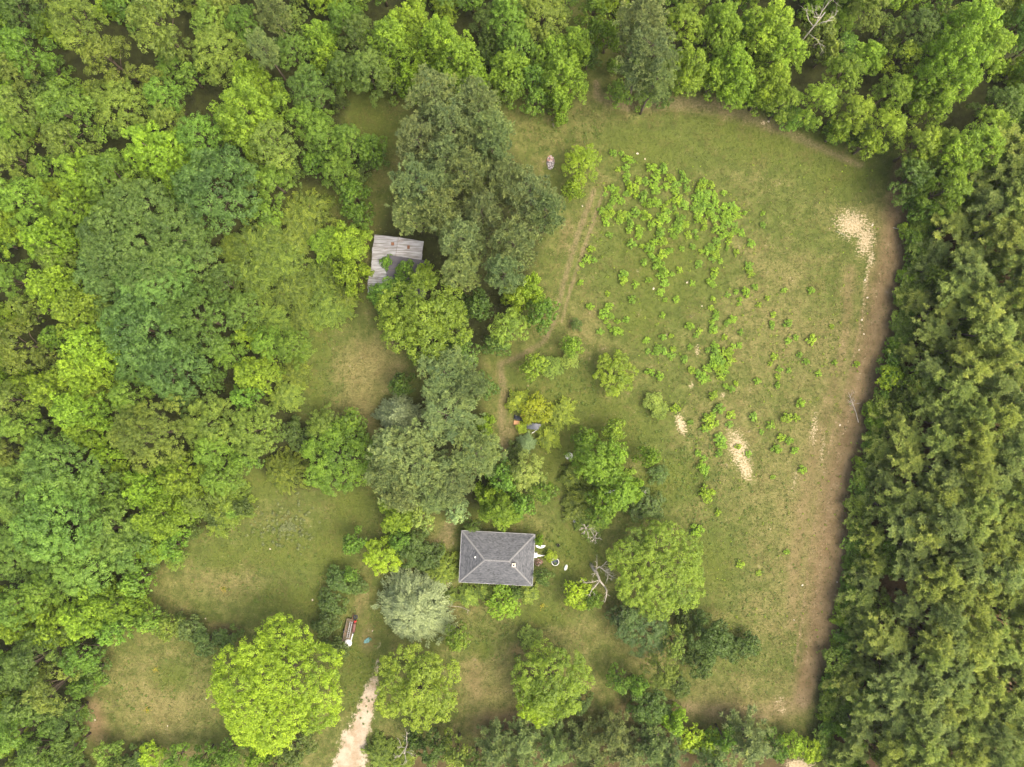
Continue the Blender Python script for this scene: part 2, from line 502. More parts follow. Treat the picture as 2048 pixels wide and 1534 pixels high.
def limbs(rng, base_h, r0, targets, top, mat, name='trunk'):
    mb = MB()
    n = 5
    pts, rad = [], []
    for i in range(n + 1):
        t = i / n
        pts.append((rng.normal() * .12 * t, rng.normal() * .12 * t, -0.15 + t * (top + 0.15)))
        rad.append(r0 * (1.25 if i == 0 else 1) * (1 - 0.75 * t))
    mb.tube(pts, rad, 7)
    for T in targets:
        T = np.array(T)
        h = min(base_h + rng.uniform(0, 1) * max(0.2, (T[2] - base_h)) * .6, top * .95)
        s = np.array([0, 0, h])
        mid = s + (T - s) * .5 + np.array([0, 0, .06 * np.linalg.norm(T - s)]) + rng.normal(size=3) * .15
        mb.tube([s, mid, T], [r0 * .42, r0 * .26, r0 * .08], 5)
    me = mb.mesh(name, True)
    me.materials.append(mat)
    return me

def broad(seed, R, H, base, style, leaf=0.215, dens=1.0):
    """broadleaf crown: lobes > leaf clumps > leaves. Returns (crown mesh, trunk mesh)"""
    rng = np.random.default_rng(seed)
    cz, az = (H + base) / 2, (H - base) / 2
    lob = []
    if style == 'dome':
        nl = int(9 + R * 1.9)
        for i in range(nl):
            u = (i + .5) / nl
            zc = 1 - u * 1.35
            th = i * 2.39996 + rng.uniform(-.3, .3)
            rr = math.sqrt(max(0, 1 - zc * zc))
            lr = R * rng.uniform(.24, .4)
            lob.append((rr * math.cos(th) * (R - lr * .75), rr * math.sin(th) * (R - lr * .75), cz + zc * (az - lr * .7) + rng.uniform(-.3, .3), lr, lr * .9))
    elif style == 'broad':
        nl = int(8 + R * 1.7)
        for i in range(nl):
            th = i * 2.39996 + rng.uniform(-.5, .5)
            rr = math.sqrt((i + .4) / nl) * rng.uniform(.75, 1.08)
            lr = R * rng.uniform(.2, .34)
            z = cz + az * (0.78 - 1.25 * rr ** 1.7) + rng.uniform(-.22, .2) * az
            lob.append((rr * math.cos(th) * (R - lr * .6), rr * math.sin(th) * (R - lr * .6), z, lr, lr * rng.uniform(.7, 1.0)))
    else:   # upright: several tapering leaders of uneven height
        nl = int(7 + R * 1.1)
        for i in range(nl):
            th = i * 2.39996 + rng.uniform(-.6, .6)
            rr = math.sqrt((i + .2) / nl) * rng.uniform(.7, 1.05)
            lr = R * rng.uniform(.19, .27)
            ztop = base + (H - base) * (1 - .62 * rr ** 1.4) * rng.uniform(.82, 1.04)
            z = ztop
            k = 0
            while z > base + .1 * (H - base) and k < 5:
                q = .55 + .18 * k
                jj = rng.normal(size=2) * lr * .3
                lob.append((rr * math.cos(th) * (R - lr * .6) + jj[0], rr * math.sin(th) * (R - lr * .6) + jj[1], z - lr * q, lr * q * 1.12, lr * q * 1.3))
                z -= lr * q * 1.5
                k += 1
    if style == 'dome': lob.append((rng.normal() * .1 * R, rng.normal() * .1 * R, H - R * .34, R * .34, R * .32))
    if style == 'broad': lob.append((rng.normal() * .12 * R, rng.normal() * .12 * R, cz + az * .5, R * .27, R * .22))
    lob = np.array(lob)
    P, N, T = [], [], []
    for i, (x, y, z, lr, lz) in enumerate(lob):
        cr0 = min(.5, lr * .4)
        nc = max(7, int(3.7 * (lr / cr0) ** 2 * dens))
        d = unit(rng.normal(size=(nc, 3)) + np.array([0, 0, .45]))
        d = d[d[:, 2] > -.35]
        rad = rng.uniform(.72, 1.1, len(d))[:, None]
        c = np.array([x, y, z]) + d * rad * np.array([lr, lr, lz])
        keep = np.ones(len(c), bool)
        for j, o in enumerate(lob):
            if j == i: continue
            q = (c - o[:3]) / np.array([o[3], o[3], o[4]])
            keep &= np.linalg.norm(q, axis=1) > .7
        c, d = c[keep], d[keep]
        lt = rng.normal() * .12
        for k in range(len(c)):
            cr = cr0 * rng.uniform(.65, 1.2)
            nlv = int(rng.uniform(15, 22) * (cr / .55) ** 2 * (0.34 / leaf) ** 2) + 3
            e = unit(rng.normal(size=(nlv, 3)) + d[k] * .45 + np.array([0, 0, .35]))
            pos = c[k] + e * cr * rng.uniform(.6, 1.02, nlv)[:, None] * np.array([1, 1, .85])
            P.append(pos)
            N.append(unit(e * 1.0 + np.array([0, 0, .4]) + rng.normal(size=(nlv, 3)) * .38))
            T.append(.5 + lt + rng.normal() * .1 + rng.normal(size=nlv) * .13)
    P, N, T = np.concatenate(P), np.concatenate(N), np.concatenate(T)
    n = len(P)
    L = leaf * rng.uniform(.7, 1.3, n)
    V, Fc = quads(P, N, L, L * .66, rng)
    crown = tint_mesh('crown', V, Fc, T, M_LEAF)
    tg = [tuple(o[:3]) for o in lob[rng.permutation(len(lob))[:min(9, len(lob))]]]
    trunk = limbs(rng, base * .8, max(.1, .045 * R + .05), tg, cz + az * .35, M_BARK)
    return crown, trunk

def pine(seed, R, H, base, ntuft, tuft=.42, style='round'):
    rng = np.random.default_rng(seed)
    pads = []
    nw = int((H - base) / (.95 if style == 'round' else .8))
    for w in range(nw):
        t = (w + .5) / nw
        if style == 'round':
            rz = R * (1 - t ** 2.6) ** .55 * (.6 + .4 * min(1, t * 2.2))
        else:
            rz = R * (1 - t ** 2.4) ** .62 * (.6 + .4 * min(1, t * 3))
        z = base + t * (H - base)
        nb = rng.integers(4, 7)
        ph = rng.uniform(0, 2 * PI)
        for b in range(nb):
            th = ph + 2 * PI * b / nb + rng.uniform(-.35, .35)
            rl = max(.35, rz * rng.uniform(.6, 1.08)) if style == 'round' else max(.4, rz * rng.uniform(.5, 1.2))
            if style != 'round':
                for fr in np.linspace(.3, 1.0, 5):
                    pads.append((rl * fr * math.cos(th), rl * fr * math.sin(th), z + rng.uniform(-.15, .2) + .1 * rl * fr, rng.uniform(.24, .42)))
                continue
            for fr in ((1.0, .62) if rl > 1.6 else (1.0,)):
                pads.append((rl * fr * math.cos(th), rl * fr * math.sin(th), z + rng.uniform(-.25, .35) + .12 * rl * fr, rng.uniform(.55, 1.0) * (.55 + .13 * R) * (1 if style == 'round' else .68)))
    pads.append((0, 0, H - .3, .5))
    for q_ in range(5):
        pads.append((rng.normal() * R * .16, rng.normal() * R * .16, H - rng.uniform(.5, 1.8), (.5 + .09 * R) if style == 'round' else .3))
    pads = np.array(pads)
    wgt = pads[:, 3] ** 2
    k = rng.choice(len(pads), size=ntuft, p=wgt / wgt.sum())
    d = unit(rng.normal(size=(ntuft, 3)) + np.array([0, 0, .6]))
    c = pads[k, :3] + d * pads[k, 3:4] * np.array([1, 1, .6]) * rng.uniform(.5, 1.05, (ntuft, 1))
    padt = rng.normal(size=len(pads)) * (.1 if style == 'round' else .05)
    K = 24
    out = unit(c * np.array([1, 1, 0]) + 1e-6) * .45 + np.array([0, 0, .75])
    e = unit(rng.normal(size=(ntuft, K, 3)) * .62 + out[:, None, :])
    L = tuft * rng.uniform(.65, 1.15, (ntuft, K, 1))
    side = unit(np.cross(e, rng.normal(size=(ntuft, K, 3))))
    w_ = .05 if style == 'round' else .042
    A = c[:, None, :] + side * w_ * .5 - e * .03
    B = c[:, None, :] - side * w_ * .5 - e * .03
    Tp = c[:, None, :] + e * L
    # needle spray: a slim kite
    Mm = c[:, None, :] + e * L * .55
    V = np.stack([A * .5 + B * .5, Mm + side * w_, Tp, Mm - side * w_], 2).reshape(-1, 3)
    Fc = np.arange(ntuft * K * 4).reshape(-1, 4)
    tn = np.repeat(.5 + padt[k] + rng.normal(size=ntuft) * .12, K) + rng.normal(size=ntuft * K) * .08
    crown = tint_mesh('crown', V, Fc, tn, M_NEEDLE)
    tg = [tuple(q[:3]) for q in pads[rng.permutation(len(pads))[:16]]]
    mb = MB()
    pts = [(rng.normal() * .08 * i, rng.normal() * .08 * i, -0.15 + (H - .4) * i / 6) for i in range(7)]
    mb.tube(pts, [(.035 * R + .1) * (1.15 - i / 6.2) for i in range(7)], 7)
    for T in tg:
        s = np.array([0, 0, T[2] - .12 * math.hypot(T[0], T[1]) - .3])
        mb.tube([s, (s + np.array(T)) / 2 + np.array([0, 0, .1]), T], [.06, .04, .02], 4)
    tr = mb.mesh('trunk', True)
    tr.materials.append(M_PINEBARK)
    return crown, tr

def sprays(seed, R, H, ns, mat, leaf=.32, droop=.5, width=.34, nleaf=13):
    """arching leafy shoots springing from a dome"""
    rng = np.random.default_rng(seed)
    P, N, AX, T = [], [], [], []
    CL = []
    nc = int(7 + 5 * R)
    for i in range(nc):
        a_ = i * 2.39996 + rng.uniform(-.4, .4)
        q_ = R * .86 * math.sqrt((i + .4) / nc) * rng.uniform(.72, 1.12)
        CL.append((q_ * math.cos(a_), q_ * math.sin(a_), rng.uniform(.62, 1.0)))
    mb = MB()
    for s in range(ns):
        cx_, cy_, cz_ = CL[s % len(CL)]
        x_, y_ = cx_ + rng.normal() * R * .13, cy_ + rng.normal() * R * .13
        r = math.hypot(x_, y_); th = math.atan2(y_, x_)
        u = min(1.0, r / R / .86)
        zt = H * (1 - .72 * u ** 2.2) * cz_ * rng.uniform(.82, 1.0)
        ln = rng.uniform(.55, 1.0) * (.5 + .22 * R)
        th2 = th + rng.normal() * .5
        hd = np.array([math.cos(th2), math.sin(th2), 0])
        p0 = np.array([r * math.cos(th), r * math.sin(th), zt]) - hd * ln * .4
        ts = np.linspace(0, 1, nleaf)[:, None]
        pth = p0 + hd * ln * ts * (.5 + .5 * u) + np.array([0, 0, 1.0]) * ln * (.55 * ts - droop * (1.0 + u) * ts ** 2)
        dr = unit(np.gradient(pth, axis=0))
        sd = unit(np.cross(dr, np.array([0, 0, 1.0])) + 1e-6)
        tt = .5 + rng.normal() * .22
        for sg in (-1, 1):
            ax = unit(dr * .75 + sd * sg * (.75) + rng.normal(size=(nleaf, 3)) * .25)
            P.append(pth + ax * leaf * .5)
            N.append(unit(np.array([0, 0, 1.0]) + rng.normal(size=(nleaf, 3)) * .4))
            AX.append(ax)
            T.append(tt + rng.normal(size=nleaf) * .12)
        if s % 6 == 0:
            mb.tube([(p0[0] * .15, p0[1] * .15, -.1), (p0[0] * .6, p0[1] * .6, p0[2] * .6), tuple(p0)], [.05, .035, .015], 4)
    P, N, AX, T = map(np.concatenate, (P, N, AX, T))
    n = len(P)
    L = leaf * rng.uniform(.7, 1.25, n)
    V, Fc = quads(P, N, L, L * width, rng, AX)
    # inner leaves so that the bush is not hollow
    m = int(n * .22)
    d = unit(rng.normal(size=(m, 3)))
    d[:, 2] = np.abs(d[:, 2])
    Pi = d * rng.uniform(.3, .85, (m, 1)) * np.array([R, R, H * .85])
    V2, F2 = quads(Pi, unit(d + np.array([0, 0, .6]) + rng.normal(size=(m, 3)) * .5), leaf * 1.1, leaf * .6, rng)
    crown = tint_mesh('crown', np.concatenate([V, V2]), np.concatenate([Fc, F2 + len(V)]), np.concatenate([T, .4 + rng.normal(size=m) * .1]), mat)
    tr = mb.mesh('stem', True)
    tr.materials.append(M_BARK)
    return crown, tr

# style -> list of (R, H, crown, trunk)
LIB = {}
def reg(style, R, H, pair):
    LIB.setdefault(style, []).append((R, H, pair[0], pair[1]))
sd = 100
for R, H, b in ((2.2, 4.6, .4), (2.4, 5, .5), (4.2, 12, 3.5), (4.6, 13, 4), (5, 12.5, 4), (7.2, 14.5, 4.5), (8, 15, 4.5)):
    sd += 1; reg('broad', R, H, broad(sd, R, H, b, 'broad', leaf=(.19, .25, .2, .27, .215, .2, .24)[sd % 7]))
for R, H, b in ((2.3, 5.5, .4), (4.2, 14, 3.5), (4.6, 15, 4), (5.2, 15, 4), (7, 17, 4.5)):
    sd += 1; reg('upright', R, H, broad(sd, R, H, b, 'upright', leaf=(.24, .2, .27, .215, .23)[sd % 5]))
for R, H, b in ((2.2, 4.2, .3), (3.6, 8, 1.5), (4.6, 11, 3), (5.2, 12, 3), (7.5, 14, 4), (8.5, 15, 4.5)):
    sd += 1; reg('dome', R, H, broad(sd, R, H, b, 'dome', leaf=.205, dens=1.1))
for R, H, b in ((2.6, 4.0, .2), (3.2, 4.6, .2), (4.4, 6.0, .3)):
    sd += 1; reg('cedar', R, H, broad(sd, R, H, b, 'broad', leaf=.24, dens=1.5))
for R, H, b, nt in ((4.2, 19, 10, 560), (4.8, 20, 10, 680), (5.2, 20, 10, 780), (6.5, 20, 10.5, 1150)):
    sd += 1; reg('pine', R, H, pine(sd, R, H, b, nt, .55))
for R, H, b, nt in ((2.8, 19, 13, 380), (3.1, 20, 13.5, 440), (3.4, 20.5, 14, 500), (3.6, 19.5, 13, 540)):
    sd += 1; reg('standpine', R, H, pine(sd, R, H, b, nt, .56, 'cone'))
for R, H, b, nt in ((2.6, 9, .9, 420), (3.4, 10.5, 1.0, 560)):
    sd += 1; reg('youngpine', R, H, pine(sd, R, H, b, nt, .5, 'cone'))
for R, H, ns in ((1.8, 2.4, 90), (3.0, 3.6, 190), (4.2, 4.8, 330)):
    sd += 1; reg('feather', R, H, sprays(sd, R, H, ns, M_LEAF))
for R, H, ns in ((3.0, 4.5, 260), (5.2, 7.5, 620)):
    sd += 1; reg('silver', R, H, sprays(sd, R, H, ns, M_SILVER, leaf=.42, droop=.6, width=.24))

# ------------------------------------------------------------------ tree placement
KF = 0.74
# kind -> (style, colour, default height per metre of radius, min, max height, object name, category)
KIND = {
    'yel':    ('upright', (138, 168, 54), 3.4, 5, 18),
    'hard':   ('broad',   (116, 150, 58), 3.0, 4, 17),
    'dark':   ('broad',   (100, 126, 58), 2.8, 4, 14),
    'olive':  ('broad',   (122, 142, 62), 3.0, 5, 17),
    'oak':    ('dome',    (116, 148, 78), 2.4, 7, 16),
    'oak2':   ('dome',    (120, 152, 68), 2.2, 7, 15),
    'fresh':  ('dome',    (132, 156, 66), 2.2, 3.5, 12),
    'lime':   ('dome',    (154, 182, 48), 1.9, 4, 15),
    'pale':   ('broad',   (142, 160, 84), 2.4, 4, 13),
    'pine':   ('pine',    (146, 163, 108), 4.0, 16, 22),
    'cedar':  ('cedar',   (100, 122, 64), 1.5, 2.5, 7),
    'feath':  ('feather', (128, 148, 60), 1.15, 1.8, 5),
    'silver': ('silver',  (142, 156, 116), 1.3, 4, 9),
}
WORDS = {'yel': 'yellow-green upright broadleaf tree', 'hard': 'mid-green broadleaf tree', 'dark': 'deep green broadleaf tree',
         'olive': 'dull olive broadleaf tree', 'oak': 'blue-green dome-topped broadleaf tree', 'oak2': 'grass-green dome-topped broadleaf tree',
         'fresh': 'fresh light green rounded tree', 'lime': 'bright lime-green spreading tree', 'pale': 'pale-leaved broadleaf tree',
         'pine': 'grey-green tufted pine tree', 'cedar': 'dark dull green cedar bush', 'feath': 'feathery olive-green arching bush',
         'silver': 'silvery grey-green bush'}
PLACE = {'W': 'in the deep wood behind the shed and clearings', 'N': 'in the tree belt along the bare bank', 'C': 'in the grove between rusty shed and house',
         'S': 'in the strip past the brown bare yard end', 'H': 'close around the hip-roofed house', 'L': 'edging the dry-grass clearings',
         'F': 'standing on the open field side of the footpath', 'E': 'under the pine stand by the dirt lane', 'R': 'around the dead snag and field corner'}
placed = []      # photo px circles of canopies
NAME = {'pine': 'pine_tree', 'cedar': 'cedar_bush', 'feath': 'arching_bush', 'silver': 'silver_bush'}

LM = {'W': [(790, 530, 'near the rusty tin shed'), (690, 740, 'by the tawny clearing below the shed'), (520, 1130, 'by the tussocky upper clearing'), (300, 1400, 'by the lower dry clearing'), (300, 560, 'next to the blue-green domed trees'),
            (750, 240, 'by the shady grass gap behind the pine grove'), (110, 1040, 'next to the grass-green domed trees'), (1100, 130, 'where the wood meets the field head')],
      'N': [(1200, 150, 'at the path end of the bare bank'), (1530, 245, 'behind the sandy spot on the bank'), (1790, 310, 'at the shady field corner'), (1650, 26, 'around the leafless grey tree top')],
      'C': [(790, 530, 'beside the rusty tin shed'), (1060, 640, 'beside the two-rut track'), (900, 830, 'mid-grove by the footpath'), (960, 1020, 'right behind the hip-roofed house')],
      'E': [(1800, 440, 'near the big sand patch'), (1760, 740, 'by the fallen leafless sapling'), (1700, 1050, 'by the widest red-brown lane'), (1650, 1380, 'at the field end of the lane')],
      'L': [(600, 520, 'between shed and blue-green domed trees'), (600, 760, 'along the tawny clearing below the shed'), (500, 990, 'at the head of the upper clearing'), (350, 1270, 'in the hedge between the dry clearings'), (670, 1210, 'in the hedge behind the junk trailer'), (350, 1520, 'in the hedge past the lower clearing')]}
def place(reg_, px, py):
    if reg_ not in LM: return PLACE[reg_]
    d, p = min((math.hypot(px - a, py - b), c) for a, b, c in LM[reg_])
    if reg_ == 'W' and d > 260: return 'deep inside the big mixed wood'
    return ('under the pines ' if reg_ == 'E' else '') + p
def tree(px, py, r, kind, reg_='W', h=None, label=None, col=None, cat=None, name=None, fill=False, style=None):
    st, c, hk, h0, h1 = KIND[kind]
    if style: st = style
    rm = r / 12.8
    if h is None:
        h = min(h1, max(h0, hk * rm)) * random.uniform(.92, 1.08)
    hc = .72 * h
    x, y, _ = W(px, py, hc)
    rm = r * (HC - hc) / F
    opts = LIB[st]
    best = sorted(opts, key=lambda o: abs(math.log(o[0] / rm)) + random.uniform(0, .22))[0]
    R, H, cm, tm = best
    shrub = h < 4.2 or kind in ('cedar', 'feath')
    nm = name or NAME.get(kind) or ('leafy_bush' if shrub else {'upright': 'upright_tree', 'dome': 'round_topped_tree'}.get(st, 'spreading_tree'))
    o = empty(nm, (x, y, 0), random.uniform(0, 2 * PI), (rm / R, rm / R * random.uniform(.94, 1.06), h / H))
    cc = lin(col or c, KF); cc = (cc[0] * 1.02, cc[1] * 1.04, cc[2] * .9)
    k = random.uniform(.8, 1.18) if label is None else random.uniform(.96, 1.04)
    cc = (cc[0] * k * (random.uniform(.92, 1.08) if label is None else 1.0), cc[1] * k, cc[2] * k * random.uniform(.85, 1.05))
    t = obj('stem' if shrub else 'trunk', tm, None, o)
    cr = obj('crown', cm, None, o)
    cr.color = (*cc, 1)
    if label is None:
        w = WORDS[kind]
        if shrub: w = w.replace('upright ', '').replace('rounded tree', 'rounded bush').replace('broadleaf tree', 'leafy bush').replace('dome-topped leafy', 'domed leafy').replace('spreading tree', 'leafy bush').replace('pine tree', 'young pine')
        sz = 'small ' if r < 34 else ('very broad ' if r > 78 else '')
        pl = place(reg_, px, py)
        label = sz + w + ' ' + pl
        tag(o, label, cat or ('bush' if shrub else 'tree'), 'plants ' + pl)
    else:
        tag(o, label, cat or ('bush' if shrub else 'tree'))
    placed.append((px, py, r))
    return o

# --- deep wood (left and top)
for a in [
    (35, 25, 48, 'dark'), (48, 99, 55, 'hard'), (154, 51, 65, 'olive'), (212, 113, 55, 'olive'), (308, 44, 65, 'olive'), (340, 85, 42, 'olive'), (420, 34, 42, 'fresh'),
    (489, 44, 45, 'hard'), (441, 106, 55, 'fresh'), (547, 27, 38, 'pine'), (632, 62, 40, 'yel'), (649, 113, 36, 'yel'), (581, 99, 42, 'hard'), (530, 103, 32, 'pine'), (684, 34, 42, 'hard'),
    (31, 140, 46, 'olive'), (130, 181, 38, 'hard'), (34, 212, 50, 'olive'), (130, 226, 60, 'hard'), (243, 215, 56, 'fresh'), (325, 191, 46, 'hard'), (335, 236, 42, 'olive'),
    (478, 205, 78, 'yel'), (495, 147, 50, 'yel'), (547, 290, 60, 'olive'), (393, 273, 55, 'hard'), (290, 290, 68, 'yel'), (20, 260, 46, 'hard'), (24, 314, 50, 'olive'), (137, 284, 60, 'olive'),
    (154, 342, 64, 'yel'), (222, 352, 60, 'hard'), (137, 417, 50, 'yel'), (34, 393, 55, 'hard'), (75, 478, 54, 'yel'), (543, 362, 44, 'hard'),
    (620, 175, 55, 'dark'), (690, 140, 50, 'dark'), (615, 240, 46, 'hard'), (645, 275, 48, 'hard'), (700, 285, 50, 'hard'), (742, 300, 38, 'hard'), (675, 345, 44, 'hard'), (705, 388, 40, 'hard'),
    (715, 68, 46, 'dark'), (776, 68, 58, 'yel'), (818, 34, 46, 'yel'), (879, 68, 58, 'yel'), (913, 113, 54, 'yel'), (811, 144, 38, 'yel'), (947, 137, 40, 'yel'), (735, 137, 52, 'dark'), (780, 160, 34, 'dark'),
    (975, 44, 42, 'dark'), (1016, 27, 50, 'hard'), (1084, 31, 54, 'fresh'), (1033, 82, 45, 'hard'), (1016, 126, 45, 'yel'), (1016, 178, 35, 'hard'), (1108, 96, 45, 'yel'), (1149, 79, 45, 'yel'),
    (1129, 144, 52, 'yel'), (1122, 200, 32, 'yel'), (1067, 154, 36, 'hard'), (1070, 195, 30, 'hard'), (860, 150, 34, 'dark'),
    (430, 374, 82, 'oak'), (280, 480, 112, 'oak'), (212, 545, 60, 'oak'), (308, 568, 76, 'oak'), (212, 616, 42, 'oak'), (290, 660, 82, 'oak'), (393, 637, 84, 'dark'), (478, 620, 46, 'dark'), (342, 732, 64, 'oak'), (263, 732, 38, 'oak'), (400, 525, 46, 'oak'),
    (385, 480, 40, 'oak'), (444, 568, 46, 'dark'), (85, 572, 55, 'yel'), (109, 514, 42, 'olive'), (137, 623, 55, 'yel'), (178, 599, 32, 'yel'), (164, 691, 58, 'yel'), (96, 784, 58, 'yel'), (147, 739, 54, 'yel'), (137, 818, 58, 'yel'),
    (34, 767, 38, 'yel'), (154, 862, 42, 'yel'), (260, 791, 50, 'hard'), (27, 691, 58, 'olive'), (51, 613, 38, 'olive'), (20, 801, 48, 'olive'), (20, 560, 46, 'hard'), (41, 852, 46, 'hard'), (75, 875, 36, 'dark'), (20, 910, 46, 'olive'),
    (297, 869, 84, 'olive'), (417, 849, 54, 'fresh'), (509, 862, 54, 'fresh'), (496, 746, 48, 'yel'), (489, 794, 36, 'hard'), (533, 685, 42, 'hard'), (581, 691, 42, 'hard'), (420, 903, 46, 'hard'),
    (200, 790, 34, 'olive'), (360, 800, 40, 'dark'), (420, 760, 34, 'dark'),
    (113, 944, 76, 'oak2'), (44, 979, 68, 'oak2'), (191, 979, 48, 'oak2'), (110, 1040, 84, 'oak2'), (220, 1060, 60, 'oak2'), (60, 1080, 60, 'oak2'), (255, 1105, 48, 'oak2'), (170, 1140, 58, 'oak2'), (113, 1144, 50, 'oak2'), (20, 1120, 46, 'oak2'),
    (280, 979, 50, 'yel'), (352, 958, 50, 'yel'), (434, 955, 44, 'hard'), (301, 1035, 54, 'yel'), (352, 1028, 36, 'yel'), (89, 1178, 54, 'hard'), (27, 1212, 54, 'hard'), (154, 1236, 54, 'yel'), (222, 1212, 46, 'yel'), (96, 1267, 48, 'yel'), (27, 1267, 42, 'yel'),
    (219, 1262, 38, 'hard'), (267, 1165, 38, 'hard'), (342, 1096, 36, 'hard'), (68, 1322, 64, 'dark'), (158, 1315, 44, 'hard'), (20, 1345, 46, 'dark'), (103, 1376, 58, 'olive'), (162, 1373, 34, 'hard'), (51, 1407, 54, 'dark'), (125, 1443, 44, 'dark'), (34, 1465, 54, 'hard'), (79, 1503, 54, 'dark'), (140, 1500, 34, 'dark')]:
    tree(*a, 'W')
# --- tree belt along the bare bank
for a in [(1217, 68, 36, 'hard'), (1368, 44, 46, 'hard'), (1447, 34, 50, 'yel'), (1382, 120, 52, 'yel'), (1468, 113, 46, 'yel'), (1553, 34, 58, 'yel'), (1580, 89, 48, 'yel'), (1485, 158, 46, 'yel'), (1430, 160, 34, 'hard'),
          (1553, 154, 48, 'yel'), (1570, 205, 40, 'hard'), (1520, 195, 32, 'hard'), (1638, 205, 48, 'hard'), (1690, 147, 48, 'hard'), (1707, 222, 46, 'hard'), (1785, 181, 44, 'hard'), (1775, 256, 48, 'hard'), (1741, 284, 36, 'hard'), (1680, 260, 30, 'hard'),
          (1741, 20, 44, 'olive'), (1843, 51, 42, 'dark'), (1809, 109, 40, 'hard'), (1929, 113, 80, 'yel'), (1997, 85, 50, 'yel'), (1881, 188, 48, 'yel'), (1963, 36, 58, 'yel'), (2014, 205, 50, 'dark'), (1640, 60, 40, 'olive'), (1660, 100, 34, 'olive'),
          (1980, 260, 50, 'hard'), (1946, 300, 66, 'hard'), (1890, 290, 46, 'hard'), (1843, 290, 48, 'hard'), (1826, 355, 46, 'dark'), (1895, 380, 54, 'hard'), (2030, 330, 50, 'hard')]:
    tree(*a, 'N', col=(136, 162, 54) if a[3] == 'hard' else None)
for i, a in enumerate([(1282, 44, 58), (1289, 118, 70), (1310, 165, 44)]):
    tree(a[0], a[1], a[2], 'pine', 'N', h=20 - 3 * (i == 2))
tree(1241, 185, 30, 'hard', 'N', h=4.5)
tree(1290, 195, 24, 'hard', 'N', h=3.6)
tree(1330, 190, 22, 'dark', 'N', h=3.6)
tree(1196, 62, 30, 'hard', 'N', h=9)
tree(1178, 110, 26, 'dark', 'N', h=7)
tree(1188, 10, 34, 'hard', 'N', h=9)
tree(1345, 110, 34, 'yel', 'N', h=12)
# --- pine grove by the shed
for a in [(870, 195, 56), (952, 212, 56), (905, 255, 60), (985, 268, 50), (835, 285, 54), (892, 325, 58), (985, 305, 46), (938, 350, 56), (842, 372, 60), (1012, 365, 50), (1060, 395, 58), (1092, 425, 44),
          (880, 420, 52), (925, 478, 56), (1030, 488, 60), (925, 540, 48), (1008, 545, 46), (965, 425, 48), (820, 430, 42), (893, 746, 62), (940, 770, 40), (896, 828, 76), (838, 934, 92), (955, 905, 60), (785, 900, 52), (870, 990, 44), (772, 945, 46), (806, 985, 46), (905, 965, 50)]:
    tree(a[0], a[1], a[2], 'pine', 'C', h=random.uniform(16.5, 20) if a[1] < 600 else random.uniform(13, 15))
for a in [(971, 773, 30, 'dark'), (968, 850, 27, 'yel'), (920, 700, 42, 'dark'), (777, 590, 40, 'hard'), (955, 610, 40, 'dark'), (845, 545, 30, 'yel'), (690, 478, 44, 'yel'), (692, 545, 42, 'yel'), (715, 430, 32, 'hard'), (775, 525, 20, 'hard'), (810, 535, 22, 'hard'),
          (1033, 590, 38, 'yel'), (1060, 575, 38, 'yel'), (1084, 630, 40, 'hard'), (800, 770, 30, 'dark'), (990, 690, 30, 'dark'),
          (1050, 944, 48, 'pale'), (1005, 955, 42, 'hard'), (1084, 980, 36, 'hard'), (975, 1000, 36, 'yel'), (1000, 1024, 48, 'yel'), (1040, 1010, 34, 'hard'), (1030, 905, 26, 'cedar')]:
    tree(*a, 'C')
tree(752, 588, 26, 'hard', 'C', h=6)
tree(800, 566, 28, 'hard', 'C', h=7)
tree(795, 648, 52, 'hard', 'C', h=11, col=(126, 152, 56))
tree(892, 640, 52, 'hard', 'C', h=11, col=(126, 152, 56))
tree(845, 637, 104, 'hard', 'C', h=14, col=(128, 152, 56), label='very broad open-crowned tree with grey limbs showing, overhanging the tin shed')
tree(1018, 658, 46, 'pale', 'C', h=9, col=(140, 168, 66), label='pale-flecked bushy tree at the bend of the two-rut track')
tree(790, 830, 46, 'silver', 'C', h=8, label='silver-leaved tree leaning out of the pine grove over dry grass')
tree(1052, 888, 20, 'silver', 'C', h=3, col=(132, 156, 116), label='grey-green spiky shrub below the tarp junk heap')
# --- around the house
for a in [(790, 1034, 42, 'yel'), (845, 1028, 40, 'pale'), (765, 1112, 38, 'lime'), (705, 1089, 28, 'hard'), (821, 1095, 46, 'cedar'), (879, 1141, 42, 'feath'), (937, 1195, 24, 'feath'), (968, 1185, 20, 'feath'), (1057, 1188, 24, 'feath'), (1085, 1155, 22, 'dark'),
          (945, 1052, 20, 'dark'), (1078, 1085, 12, 'yel'), (900, 1195, 18, 'feath'), (1030, 1185, 18, 'dark'), (860, 1120, 34, 'cedar'), (800, 1080, 30, 'hard')]:
    tree(*a, 'H')
tree(913, 1022, 30, 'pale', 'H', h=6, col=(150, 176, 122), label='pale mint-green leafy tree behind the house roof')
tree(1009, 1207, 34, 'fresh', 'H', h=4.2, col=(132, 166, 50), label='bright green round bush in front of the house wall')
tree(1102, 1112, 12, 'fresh', 'H', h=1.4, col=(150, 172, 48), label='small lime bush growing over the discarded paddling pool', cat='bush')
tree(825, 1224, 80, 'silver', 'H', h=8, label='big silver-grey willow-like tree beside the sandy drive')
tree(836, 1382, 96, 'hard', 'H', h=11, col=(140, 162, 58), label='wide loose-crowned tree with bare limbs overhanging the sandy drive')
tree(912, 1278, 32, 'hard', 'H', h=7, col=(124, 150, 56), label='smaller green tree touching the silver tree and drive tree')
tree(1105, 1366, 76, 'hard', 'H', h=10, style='dome', col=(134, 160, 54), label='dense green yard tree with a yellow-flecked side on bare earth')
tree(1080, 1408, 46, 'lime', 'H', h=8, label='lime-green tree tucked into the yard tree on bare earth')
